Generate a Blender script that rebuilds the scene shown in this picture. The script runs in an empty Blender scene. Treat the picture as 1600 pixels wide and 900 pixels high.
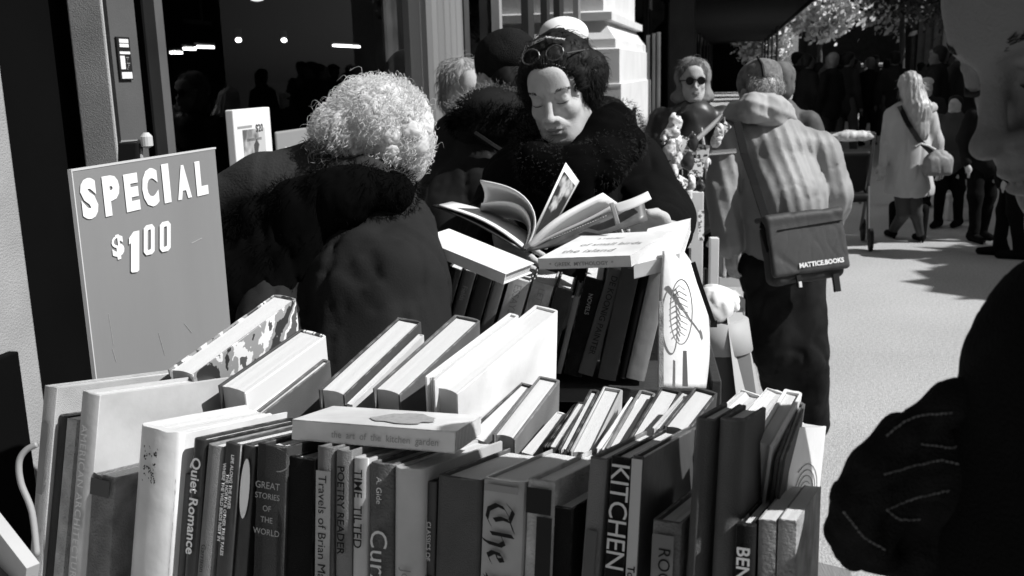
import bpy, math, random
import numpy as np
from mathutils import Vector, Matrix

random.seed(7)
scene = bpy.context.scene
COL = scene.collection

# ------------------------------------------------------------------ camera
F = 1555.5                      # focal length in pixels of a 1600 px wide frame
PITCH, ROLL = math.radians(-12.2), math.radians(-1.5)
cam_d = bpy.data.cameras.new('camera')
cam_d.lens = 35.0; cam_d.sensor_width = 36.0
cam_d.clip_start = 0.02; cam_d.clip_end = 2000
cam = bpy.data.objects.new('camera', cam_d); COL.objects.link(cam)
CAM = Vector((0, 0, 1.6))
RM = Matrix.Rotation(math.pi/2 + PITCH, 3, 'X') @ Matrix.Rotation(ROLL, 3, 'Z')
cam.matrix_world = Matrix.Translation(CAM) @ RM.to_4x4()
scene.camera = cam
cam_d.dof.use_dof = True
cam_d.dof.focus_distance = 1.35
cam_d.dof.aperture_fstop = 14.0
CR, CU, CF = RM.col[0].copy(), RM.col[1].copy(), -RM.col[2].copy()

# ------------------------------------------------------------------ light
SUN_AZ, SUN_EL = math.radians(18), math.radians(45)   # azimuth measured clockwise from +X
to_sun = Vector((math.cos(SUN_AZ)*math.cos(SUN_EL), -math.sin(SUN_AZ)*math.cos(SUN_EL), math.sin(SUN_EL)))
w = bpy.data.worlds.new('World'); scene.world = w; w.use_nodes = True
nt = w.node_tree; nt.nodes.clear()
sky = nt.nodes.new('ShaderNodeTexSky'); sky.sky_type = 'NISHITA'; sky.sun_disc = False
sky.sun_elevation = SUN_EL; sky.sun_rotation = math.pi/2 + SUN_AZ
bw = nt.nodes.new('ShaderNodeRGBToBW'); bg = nt.nodes.new('ShaderNodeBackground'); ow = nt.nodes.new('ShaderNodeOutputWorld')
nt.links.new(sky.outputs[0], bw.inputs[0]); nt.links.new(bw.outputs[0], bg.inputs[0]); nt.links.new(bg.outputs[0], ow.inputs[0])
bg.inputs[1].default_value = 0.05
sl = bpy.data.lights.new('sun', 'SUN'); sl.energy = 5.0; sl.angle = math.radians(0.5)
so = bpy.data.objects.new('sun', sl); COL.objects.link(so)
so.rotation_euler = to_sun.to_track_quat('Z', 'Y').to_euler(); so.location = (20, -8, 20)
scene.view_settings.view_transform = 'Standard'; scene.view_settings.look = 'None'
scene.view_settings.exposure = 0.28; scene.view_settings.gamma = 1.0
scene.view_settings.use_curve_mapping = False

# ------------------------------------------------------------------ pixel helpers (1600 x 900 frame of the photograph)
def ray(px, py): return CF + CR*((px-800)/F) + CU*((450-py)/F)
def P(px, py, d): return CAM + ray(px, py)*d
def G(px, py, z=0.0):
    r = ray(px, py); return CAM + r*((z-CAM.z)/r.z)
def on_plane(px, py, p0, n):
    r = ray(px, py); return CAM + r*((p0-CAM).dot(n)/r.dot(n))
def camvec(x, y, z): return CR*x + CU*y + CF*z
sd = ray(1150, 105); SD = Vector((sd.x, sd.y, 0)).normalized(); TD = Vector((SD.y, -SD.x, 0))
def S(s, t, z=0.0): return Vector((0, 0, z)) + SD*s + TD*t          # street frame: s along the street, t to its right
SROT = math.atan2(TD.y, TD.x)
def on_t(px, py, t): 
    p = on_plane(px, py, S(0, t, 1.6), TD); return p.dot(SD), p.z
def on_s(px, py, s):
    p = on_plane(px, py, S(s, 0, 1.6), SD); return p.dot(TD), p.z

# ------------------------------------------------------------------ objects
def tag(o, label=None, cat=None, group=None, kind=None):
    if label: o['label'] = label
    if cat: o['category'] = cat
    if group: o['group'] = group
    if kind: o['kind'] = kind
    return o
def empty(name, loc=(0, 0, 0), label=None, cat=None, group=None, M=None):
    o = bpy.data.objects.new(name, None); COL.objects.link(o); o.empty_display_size = 0.05
    if M is not None: o.matrix_world = M
    else: o.location = loc
    return tag(o, label, cat, group)
def link(name, me, mats, parent=None, world=True, smooth=False):
    """world=True: the mesh is in world coordinates; moved so that the object's origin is sensible"""
    o = bpy.data.objects.new(name, me); COL.objects.link(o)
    if not isinstance(mats, (list, tuple)): mats = [mats]
    for m in mats: me.materials.append(m)
    if smooth:
        me.polygons.foreach_set('use_smooth', [True]*len(me.polygons))
    if parent is not None:
        o.parent = parent
        if world: 
            o.matrix_parent_inverse = parent_matrix(parent).inverted()
    elif world and len(me.vertices):
        n = len(me.vertices); co = np.empty(n*3); me.vertices.foreach_get('co', co); co = co.reshape(-1, 3)
        c = (co.max(0)+co.min(0))/2; c[2] = co[:, 2].min()
        co -= c; me.vertices.foreach_set('co', co.ravel()); o.location = c; me.update()
    return o
def parent_matrix(p):
    if p.parent is None: return p.matrix_basis.copy()
    return parent_matrix(p.parent) @ p.matrix_parent_inverse @ p.matrix_basis

class MB:
    """collects faces for ONE mesh"""
    def __init__(s): s.v = []; s.f = []; s.mi = []
    def add(s, vs, fs, mi=0):
        n = len(s.v); s.v += [tuple(v) for v in vs]; s.f += [tuple(n+i for i in f) for f in fs]; s.mi += [mi]*len(fs); return s
    def hexa(s, c, mi=0):   # 8 corners: bottom 0-3 ccw, top 4-7
        return s.add(c, [(3,2,1,0),(4,5,6,7),(0,1,5,4),(1,2,6,5),(2,3,7,6),(3,0,4,7)], mi)
    def box(s, o, ex, ey, ez, mi=0):
        o, ex, ey, ez = map(Vector, (o, ex, ey, ez))
        return s.hexa([o, o+ex, o+ex+ey, o+ey, o+ez, o+ex+ez, o+ex+ey+ez, o+ey+ez], mi)
    def sbox(s, s0, s1, t0, t1, z0, z1, mi=0):  # in the street frame
        return s.box(S(s0, t0, z0), TD*(t1-t0), SD*(s1-s0), Vector((0, 0, z1-z0)), mi)
    def bar(s, a, b, wx, wy=None, up=Vector((0, 0, 1)), mi=0):
        a, b = Vector(a), Vector(b); d = (b-a).normalized(); wy = wy or wx
        if abs(d.dot(up)) > .99: up = Vector((0, 1, 0))
        x = d.cross(up).normalized(); y = x.cross(d)
        return s.box(a - x*wx/2 - y*wy/2, x*wx, y*wy, b-a, mi)
    def tube(s, pts, r, n=8, mi=0, caps=True):
        pts = [Vector(p) for p in pts]; rs = r if isinstance(r, (list, tuple)) else [r]*len(pts)
        base = len(s.v); prev = None
        for i, p in enumerate(pts):
            d = (pts[min(i+1, len(pts)-1)]-pts[max(i-1, 0)]).normalized()
            if prev is None:
                x = d.cross(Vector((0, 0, 1)));
                if x.length < .05: x = d.cross(Vector((1, 0, 0)))
                x.normalize()
            else:
                x = (prev - d*prev.dot(d)).normalized()
            prev = x; y = d.cross(x)
            for k in range(n):
                a = 2*math.pi*k/n; s.v.append(tuple(p + (x*math.cos(a)+y*math.sin(a))*rs[i]))
        for i in range(len(pts)-1):
            for k in range(n):
                a, b = base+i*n+k, base+i*n+(k+1) % n
                s.f.append((a, b, b+n, a+n)); s.mi.append(mi)
        if caps:
            s.f.append(tuple(base+k for k in range(n))[::-1]); s.mi.append(mi)
            e = base+(len(pts)-1)*n; s.f.append(tuple(e+k for k in range(n))); s.mi.append(mi)
        return s
    def lathe(s, c, prof, n=24, axis=Vector((0, 0, 1)), mi=0):
        c = Vector(c); axis = axis.normalized(); x = axis.orthogonal().normalized(); y = axis.cross(x)
        base = len(s.v)
        for r, z in prof:
            for k in range(n):
                a = 2*math.pi*k/n; s.v.append(tuple(c + axis*z + (x*math.cos(a)+y*math.sin(a))*r))
        for i in range(len(prof)-1):
            for k in range(n):
                a, b = base+i*n+k, base+i*n+(k+1) % n
                s.f.append((a, b, b+n, a+n)); s.mi.append(mi)
        s.f.append(tuple(base+k for k in range(n))[::-1]); s.mi.append(mi)
        e = base+(len(prof)-1)*n; s.f.append(tuple(e+k for k in range(n))); s.mi.append(mi)
        return s
    def build(s, name, mats, parent=None, smooth=False, world=True, bevel=0.0):
        me = bpy.data.meshes.new(name); me.from_pydata(s.v, [], s.f); 
        if any(s.mi): me.polygons.foreach_set('material_index', s.mi)
        me.update()
        o = link(name, me, mats, parent, world, smooth)
        if smooth == 'auto': me.set_sharp_from_angle(angle=math.radians(38))
        if bevel:
            b = o.modifiers.new('bevel', 'BEVEL'); b.width = bevel; b.segments = 2; b.limit_method = 'ANGLE'
        return o

def sheet(name, rows, mats, parent=None, thick=0.0, sub=2):
    """smooth patch through a grid of world points, with a thickness"""
    mb = MB(); n = len(rows[0])
    for r in rows: mb.v += [tuple(p) for p in r]
    for i in range(len(rows)-1):
        for j in range(n-1):
            a = i*n+j; mb.f.append((a, a+1, a+n+1, a+n)); mb.mi.append(0)
    o = mb.build(name, mats, parent, smooth=True)
    if sub:
        m = o.modifiers.new('sub', 'SUBSURF'); m.levels = sub; m.render_levels = sub; m.boundary_smooth = 'PRESERVE_CORNERS'
    if thick:
        m = o.modifiers.new('sol', 'SOLIDIFY'); m.thickness = thick; m.offset = 0
    return o

def copy_tree(o, parent=None):
    c = o.copy(); COL.objects.link(c)
    if parent is not None:
        mi = o.matrix_parent_inverse.copy(); c.parent = parent; c.matrix_parent_inverse = mi
    for ch in list(o.children): copy_tree(ch, c)
    return c

def smooth_pts(pts, n=6):
    out = []; q = [pts[0]]+list(pts)+[pts[-1]]
    for i in range(1, len(q)-2):
        for k in range(n):
            t = k/n; a, b, c, d = q[i-1], q[i], q[i+1], q[i+2]
            out.append(b*1.0+(c-a)*(.5*t)+(a*2-b*5+c*4-d)*(.5*t*t)+(b*3-a-c*3+d)*(.5*t**3))
    return out+[pts[-1]]
_txt = {}
def text_mesh(s, size=1.0, bold=0.0, spacing=1.0, extr=0.0):
    key = (s, bold, spacing, extr)
    if key not in _txt:
        cu = bpy.data.curves.new('t', 'FONT'); cu.body = s; cu.size = 1.0; cu.offset = bold; cu.space_character = spacing
        cu.extrude = extr; cu.resolution_u = 3
        o = bpy.data.objects.new('t', cu); COL.objects.link(o)
        dg = bpy.context.evaluated_depsgraph_get(); me = bpy.data.meshes.new_from_object(o.evaluated_get(dg))
        bpy.data.objects.remove(o); bpy.data.curves.remove(cu)
        _txt[key] = me
    me = _txt[key].copy(); me.transform(Matrix.Scale(size, 4)); return me

# ------------------------------------------------------------------ materials
_m = {}
def mat(name, g, rough=0.7, var=0.25, vscale=4.0, bump=0.0, bscale=60.0, metal=0.0, spec=0.4, detail=6.0, stretch=None, sheen=0.0, sss=0.0, translucent=0.0, wear=0.0, big=0.0):
    key = (name,)
    if key in _m: return _m[key]
    if g < .02: spec = min(spec, .05)
    m = bpy.data.materials.new(name); m.use_nodes = True; N = m.node_tree; b = N.nodes['Principled BSDF']
    b.inputs['Roughness'].default_value = rough; b.inputs['Metallic'].default_value = metal
    b.inputs['Specular IOR Level'].default_value = spec
    if sheen: b.inputs['Sheen Weight'].default_value = sheen
    if translucent:
        tb = N.nodes.new('ShaderNodeBsdfTranslucent'); tb.inputs[0].default_value = (g, g, g, 1); mxs = N.nodes.new('ShaderNodeMixShader'); mxs.inputs[0].default_value = translucent
        N.links.new(b.outputs[0], mxs.inputs[1]); N.links.new(tb.outputs[0], mxs.inputs[2]); N.links.new(mxs.outputs[0], N.nodes['Material Output'].inputs[0])
    if sss:
        b.inputs['Subsurface Weight'].default_value = sss; b.inputs['Subsurface Radius'].default_value = (.01, .01, .01)
    tc = N.nodes.new('ShaderNodeTexCoord'); src = tc.outputs['Object']
    if stretch:
        mp = N.nodes.new('ShaderNodeMapping'); mp.inputs['Scale'].default_value = stretch; N.links.new(src, mp.inputs[0]); src = mp.outputs[0]
    nz = N.nodes.new('ShaderNodeTexNoise'); nz.inputs['Scale'].default_value = vscale; nz.inputs['Detail'].default_value = detail
    N.links.new(src, nz.inputs['Vector'])
    rp = N.nodes.new('ShaderNodeMapRange'); rp.inputs[1].default_value = .25; rp.inputs[2].default_value = .75
    rp.inputs[3].default_value = g*(1-var); rp.inputs[4].default_value = min(.9, g*(1+var))
    N.links.new(nz.outputs[0], rp.inputs[0]); col = rp.outputs[0]
    if big:
        n3 = N.nodes.new('ShaderNodeTexNoise'); n3.inputs['Scale'].default_value = .9; n3.inputs['Detail'].default_value = 5; N.links.new(src, n3.inputs['Vector'])
        r3_ = N.nodes.new('ShaderNodeMapRange'); r3_.inputs[1].default_value = .3; r3_.inputs[2].default_value = .7; r3_.inputs[3].default_value = 1-big; r3_.inputs[4].default_value = 1+big; N.links.new(n3.outputs[0], r3_.inputs[0])
        mu = N.nodes.new('ShaderNodeMath'); mu.operation = 'MULTIPLY'; N.links.new(col, mu.inputs[0]); N.links.new(r3_.outputs[0], mu.inputs[1]); col = mu.outputs[0]
    if wear:
        bv = N.nodes.new('ShaderNodeBevel'); bv.samples = 4; bv.inputs[0].default_value = .0022; ge = N.nodes.new('ShaderNodeNewGeometry')
        dt = N.nodes.new('ShaderNodeVectorMath'); dt.operation = 'DOT_PRODUCT'; N.links.new(bv.outputs[0], dt.inputs[0]); N.links.new(ge.outputs['Normal'], dt.inputs[1])
        e_ = N.nodes.new('ShaderNodeMapRange'); e_.inputs[1].default_value = .72; e_.inputs[2].default_value = .98; e_.inputs[3].default_value = 1; e_.inputs[4].default_value = 0; N.links.new(dt.outputs['Value'], e_.inputs[0])
        n4 = N.nodes.new('ShaderNodeTexNoise'); n4.inputs['Scale'].default_value = 55; n4.inputs['Detail'].default_value = 6; N.links.new(src, n4.inputs['Vector'])
        r4_ = N.nodes.new('ShaderNodeMapRange'); r4_.inputs[1].default_value = .46; r4_.inputs[2].default_value = .58; N.links.new(n4.outputs[0], r4_.inputs[0])
        m4 = N.nodes.new('ShaderNodeMath'); m4.operation = 'MULTIPLY'; N.links.new(e_.outputs[0], m4.inputs[0]); N.links.new(r4_.outputs[0], m4.inputs[1])
        m5 = N.nodes.new('ShaderNodeMath'); m5.operation = 'MULTIPLY'; m5.inputs[1].default_value = wear; N.links.new(m4.outputs[0], m5.inputs[0])
        mxx = N.nodes.new('ShaderNodeMix'); mxx.data_type = 'FLOAT'; N.links.new(m5.outputs[0], mxx.inputs[0]); N.links.new(col, mxx.inputs[2]); mxx.inputs[3].default_value = .45 if g < .45 else .2; col = mxx.outputs[0]
    N.links.new(col, b.inputs['Base Color'])
    if bump:
        n2 = N.nodes.new('ShaderNodeTexNoise'); n2.inputs['Scale'].default_value = bscale; n2.inputs['Detail'].default_value = 4
        N.links.new(src, n2.inputs['Vector'])
        bp = N.nodes.new('ShaderNodeBump'); bp.inputs['Strength'].default_value = bump; bp.inputs['Distance'].default_value = 0.01
        N.links.new(n2.outputs[0], bp.inputs['Height']); N.links.new(bp.outputs[0], b.inputs['Normal'])
    _m[key] = m; return m
def flat_mat(name, g, rough=0.6, emit=0.0, spec=0.4):
    key = ('f', name)
    if key in _m: return _m[key]
    if g < .03 and rough > .25: spec = .08
    m = bpy.data.materials.new(name); m.use_nodes = True; b = m.node_tree.nodes['Principled BSDF']
    b.inputs['Base Color'].default_value = (g, g, g, 1); b.inputs['Roughness'].default_value = rough
    b.inputs['Specular IOR Level'].default_value = spec
    if emit: b.inputs['Emission Color'].default_value = (1, 1, 1, 1); b.inputs['Emission Strength'].default_value = emit
    _m[key] = m; return m
def ramp_mat(name, stops, scale=30.0, kind='NOISE', rough=0.5, constant=True, stretch=None, detail=3.0, bump=0.0):
    key = ('r', name)
    if key in _m: return _m[key]
    m = bpy.data.materials.new(name); m.use_nodes = True; N = m.node_tree; b = N.nodes['Principled BSDF']; b.inputs['Roughness'].default_value = rough
    tc = N.nodes.new('ShaderNodeTexCoord'); src = tc.outputs['Object']
    if stretch:
        mp = N.nodes.new('ShaderNodeMapping'); mp.inputs['Scale'].default_value = stretch; N.links.new(src, mp.inputs[0]); src = mp.outputs[0]
    if kind == 'NOISE':
        t = N.nodes.new('ShaderNodeTexNoise'); t.inputs['Detail'].default_value = detail
    elif kind == 'WAVE':
        t = N.nodes.new('ShaderNodeTexWave'); t.bands_direction = 'X'; t.inputs['Distortion'].default_value = 0.6; t.inputs['Detail'].default_value = detail
    else:
        t = N.nodes.new('ShaderNodeTexVoronoi')
    t.inputs['Scale'].default_value = scale; N.links.new(src, t.inputs['Vector'])
    cr = N.nodes.new('ShaderNodeValToRGB'); cr.color_ramp.interpolation = 'CONSTANT' if constant else 'LINEAR'
    e = cr.color_ramp.elements
    while len(e) < len(stops): e.new(0.5)
    for el, (p, g) in zip(e, stops): el.position = p; el.color = (g, g, g, 1)
    N.links.new(t.outputs[0], cr.inputs[0]); N.links.new(cr.outputs[0], b.inputs['Base Color'])
    if bump:
        bp = N.nodes.new('ShaderNodeBump'); bp.inputs['Strength'].default_value = bump; bp.inputs['Distance'].default_value = 0.002
        N.links.new(t.outputs[0], bp.inputs['Height']); N.links.new(bp.outputs[0], b.inputs['Normal'])
    _m[key] = m; return m

PAGES = ramp_mat('page_edges', [(0.0, .22), (.25, .56), (1.0, .74)], 300, 'WAVE', .85, False, detail=2.0, bump=.3)
INK_W = flat_mat('white_ink', .75); INK_B = flat_mat('black_ink', .015); INK_G = flat_mat('grey_ink', .3)

# ------------------------------------------------------------------ signed distance modelling (for bodies and cloth)
def _rot(e):
    if e is None: return None
    if isinstance(e, Matrix): return np.array(e.to_3x3())
    from mathutils import Euler
    return np.array(Euler([math.radians(a) for a in e]).to_matrix())
class Sdf:
    def __init__(s, M=None):
        s.p = []; s.M = M              # M: 4x4 local-to-world used by the next primitives
    def _pt(s, v):
        v = Vector(v); return np.array(s.M @ v if s.M is not None else v, dtype=np.float64)
    def _sc(s): return s.M.to_scale()[0] if s.M is not None else 1.0
    def cap(s, a, b, ra, rb=None, k=.01, op='+'):
        q = s._sc(); a, b = s._pt(a), s._pt(b); rb = ra if rb is None else rb; ra, rb, k = ra*q, rb*q, k*q
        R = max(ra, rb)
        s.p.append(('cap', (a, b, ra, rb), np.minimum(a, b)-R, np.maximum(a, b)+R, k, op)); return s
    def chain(s, pts, rs, k=.01, op='+'):
        for i in range(len(pts)-1): s.cap(pts[i], pts[i+1], rs[i], rs[i+1], k, op)
        return s
    def ell(s, c, r, rot=None, k=.01, op='+'):
        q = s._sc(); c = s._pt(c); r = np.array(r if hasattr(r, '__len__') else (r, r, r), dtype=float)*q; R = _rot(rot)
        if s.M is not None:
            B = np.array(s.M.to_3x3().normalized()); R = B if R is None else B @ R
        ext = r.max()
        s.p.append(('ell', (c, r, R), c-ext, c+ext, k*q, op)); return s
    def box(s, c, r, rad=.01, rot=None, k=.01, op='+'):
        q = s._sc(); c = s._pt(c); r = np.array(r, dtype=float)*q; R = _rot(rot)
        if s.M is not None:
            B = np.array(s.M.to_3x3().normalized()); R = B if R is None else B @ R
        ext = np.linalg.norm(r)
        s.p.append(('box', (c, r, R, rad*q), c-ext, c+ext, k*q, op)); return s
    def _eval(s, pr, X, Y, Z):
        kind, a = pr[0], pr[1]
        if kind == 'cap':
            A, B, ra, rb = a; d = B-A; L = max(d.dot(d), 1e-9)
            h = np.clip(((X-A[0])*d[0]+(Y-A[1])*d[1]+(Z-A[2])*d[2])/L, 0, 1)
            return np.sqrt((X-A[0]-h*d[0])**2+(Y-A[1]-h*d[1])**2+(Z-A[2]-h*d[2])**2)-(ra+(rb-ra)*h)
        c, r, R = a[0], a[1], a[2]; x, y, z = X-c[0], Y-c[1], Z-c[2]
        if R is not None:
            x, y, z = (R[0,0]*x+R[1,0]*y+R[2,0]*z, R[0,1]*x+R[1,1]*y+R[2,1]*z, R[0,2]*x+R[1,2]*y+R[2,2]*z)
        if kind == 'ell':
            k0 = np.sqrt((x/r[0])**2+(y/r[1])**2+(z/r[2])**2)
            k1 = np.sqrt((x/r[0]**2)**2+(y/r[1]**2)**2+(z/r[2]**2)**2)+1e-9
            return k0*(k0-1)/k1
        rad = a[3]; qx, qy, qz = np.abs(x)-r[0]+rad, np.abs(y)-r[1]+rad, np.abs(z)-r[2]+rad
        return np.sqrt(np.maximum(qx, 0)**2+np.maximum(qy, 0)**2+np.maximum(qz, 0)**2)+np.minimum(np.maximum(qx, np.maximum(qy, qz)), 0)-rad
    def mesh(s, name, cell, mats, parent=None, fold=None, region=None):
        lo = np.min([p[2] for p in s.p if p[5] == '+'], axis=0)-cell*5-.01; hi = np.max([p[3] for p in s.p if p[5] == '+'], axis=0)+cell*5+.01
        n = np.ceil((hi-lo)/cell).astype(int)+1
        ax = [lo[i]+cell*np.arange(n[i]) for i in range(3)]
        D = np.full(n, 0.5, dtype=np.float32)
        for pr in s.p:
            mg = pr[4]*2.6+cell*4+.015
            i0 = np.clip(np.floor((pr[2]-mg-lo)/cell).astype(int), 0, n); i1 = np.clip(np.ceil((pr[3]+mg-lo)/cell).astype(int)+1, 0, n)
            if (i1 <= i0).any(): continue
            sl_ = tuple(slice(i0[i], i1[i]) for i in range(3))
            X = ax[0][sl_[0], None, None]; Y = ax[1][None, sl_[1], None]; Z = ax[2][None, None, sl_[2]]
            d = s._eval(pr, X, Y, Z).astype(np.float32); k = max(pr[4], 1e-5); cur = D[sl_]
            if pr[5] == '+':
                h = np.maximum(k-np.abs(cur-d), 0)/k; D[sl_] = np.minimum(cur, d)-h*h*k*.25
            else:
                h = np.maximum(k-np.abs(cur+d), 0)/k; D[sl_] = np.maximum(cur, -d)+h*h*k*.25
        if fold is not None:
            X = ax[0][:, None, None]; Y = ax[1][None, :, None]; Z = ax[2][None, None, :]
            D += (np.clip(1-np.abs(D)/.08, 0, 1)*fold(X, Y, Z)).astype(np.float32)
        # naive surface nets
        I = D < 0
        c = np.zeros(n-1, dtype=np.int8)
        for a in (0, 1):
            for b in (0, 1):
                for e in (0, 1):
                    c += I[a:n[0]-1+a, b:n[1]-1+b, e:n[2]-1+e]
        act = (c > 0) & (c < 8); idx = np.full(n-1, -1, dtype=np.int64); ii = np.argwhere(act); idx[act] = np.arange(len(ii))
        acc = np.zeros((len(ii), 3)); cnt = np.zeros(len(ii))
        offs = [(a, b, e) for a in (0, 1) for b in (0, 1) for e in (0, 1)]
        val = {o: D[ii[:,0]+o[0], ii[:,1]+o[1], ii[:,2]+o[2]] for o in offs}
        for o in offs:
            for axn in range(3):
                if o[axn]: continue
                o2 = list(o); o2[axn] = 1; o2 = tuple(o2); v0, v1 = val[o], val[o2]; mk = (v0 < 0) != (v1 < 0)
                t = np.where(mk, v0/np.where(v0 == v1, 1, v0-v1), 0)
                pt = np.array(o, dtype=float)[None].repeat(len(ii), 0); pt[:, axn] = t
                acc[mk] += pt[mk]; cnt[mk] += 1
        V = lo+cell*(ii+acc/np.maximum(cnt, 1)[:, None])
        faces = []
        for axn in range(3):
            u, v = (axn+1) % 3, (axn+2) % 3
            sl0 = [slice(None)]*3; sl1 = [slice(None)]*3; sl0[axn] = slice(0, n[axn]-1); sl1[axn] = slice(1, n[axn])
            A, B = I[tuple(sl0)], I[tuple(sl1)]; e = np.argwhere(A != B)
            e = e[(e[:, u] > 0) & (e[:, v] > 0) & (e[:, u] < n[u]-1) & (e[:, v] < n[v]-1)]
            if not len(e): continue
            ins = A[e[:,0], e[:,1], e[:,2]]
            def g(du, dv):
                q = e.copy(); q[:, u] -= du; q[:, v] -= dv; return idx[q[:,0], q[:,1], q[:,2]]
            q = np.stack([g(1, 1), g(0, 1), g(0, 0), g(1, 0)], 1)
            q[~ins] = q[~ins][:, ::-1]; faces.append(q)
        Fq = np.concatenate(faces)
        me = bpy.data.meshes.new(name); me.vertices.add(len(V)); me.vertices.foreach_set('co', V.ravel())
        me.loops.add(Fq.size); me.loops.foreach_set('vertex_index', Fq.ravel().astype(np.int32))
        me.polygons.add(len(Fq)); me.polygons.foreach_set('loop_start', np.arange(0, Fq.size, 4, dtype=np.int32))
        me.polygons.foreach_set('loop_total', np.full(len(Fq), 4, dtype=np.int32))
        if region is not None:
            cen = V[Fq].mean(1); me.polygons.foreach_set('material_index', region(cen).astype(np.int32))
        me.update(calc_edges=True); me.validate()
        return link(name, me, mats, parent, smooth=True)

def snoise(seed, scale, n=9):
    """smooth pseudo noise as a sum of sines, for folds"""
    rg = np.random.RandomState(seed); K = rg.normal(size=(n, 3)); K *= (scale*rg.uniform(.6, 1.6, n)/np.linalg.norm(K, axis=1))[:, None]; ph = rg.uniform(0, 6.28, n)
    def f(X, Y, Z):
        r = 0
        for k, p in zip(K, ph): r = r+np.sin(k[0]*X+k[1]*Y+k[2]*Z+p)
        return r/math.sqrt(n)
    return f
def folds(seed, amp, scale=40, direction=None, dscale=120, stretch=(1, 1, .45), crease=1.0):
    a = snoise(seed, scale); b = snoise(seed+50, scale*1.5, 5); c2 = snoise(seed+90, scale*2.6, 5)
    def f(X, Y, Z):
        X, Y, Z = X*stretch[0], Y*stretch[1], Z*stretch[2]
        w = a(X, Y, Z)
        # creases: narrow valleys where a warped wave crosses zero
        r = amp*(w*.6+crease*.8*np.exp(-(b(X, Y, Z)/.2)**2)+crease*.35*np.exp(-(c2(X, Y, Z)/.22)**2)-.5*crease)
        if direction is not None:
            w_ = w; Z = Z/stretch[2]; d = Vector(direction).normalized()*dscale
            r = r+amp*.9*np.abs(np.sin(d[0]*X+d[1]*Y+d[2]*Z+w_*.55))
        return r
    return f

# ================================================================== the street
ASPH = mat('concrete_pavement', .40, .92, .26, 60, .8, 130, detail=10, big=.10)
def ground():
    mb = MB(); mb.add([S(-30, -6, 0), S(-30, 4.6, 0), S(260, 4.6, 0), S(260, -6, 0)], [(0, 1, 2, 3)])
    o = mb.build('pavement', ASPH); tag(o, 'sunlit speckled concrete pavement', kind='structure')
    mb = MB(); mb.sbox(-30, 260, 4.4, 4.6, .004, .02); o = mb.build('kerb', mat('kerb_stone', .3, .85, .2, 3)); o['kind'] = 'structure'
    mb = MB(); mb.add([S(-30, 4.6, -.13), S(-30, 13, -.13), S(260, 13, -.13), S(260, 4.6, -.13)], [(0, 1, 2, 3)])
    mb.add([S(-30, 4.6, 0), S(260, 4.6, 0), S(260, 4.6, -.13), S(-30, 4.6, -.13)], [(0, 1, 2, 3)])
    o = mb.build('road', mat('road_asphalt', .06, .9, .3, 2)); o['kind'] = 'structure'
    mb = MB(); mb.add([S(-300, -300, -.14), S(-300, 400, -.14), S(500, 400, -.14), S(500, -300, -.14)], [(0, 1, 2, 3)])
    o = mb.build('ground', mat('far_ground', .08, .9, .3, .5)); o['kind'] = 'structure'
ground()

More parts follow.
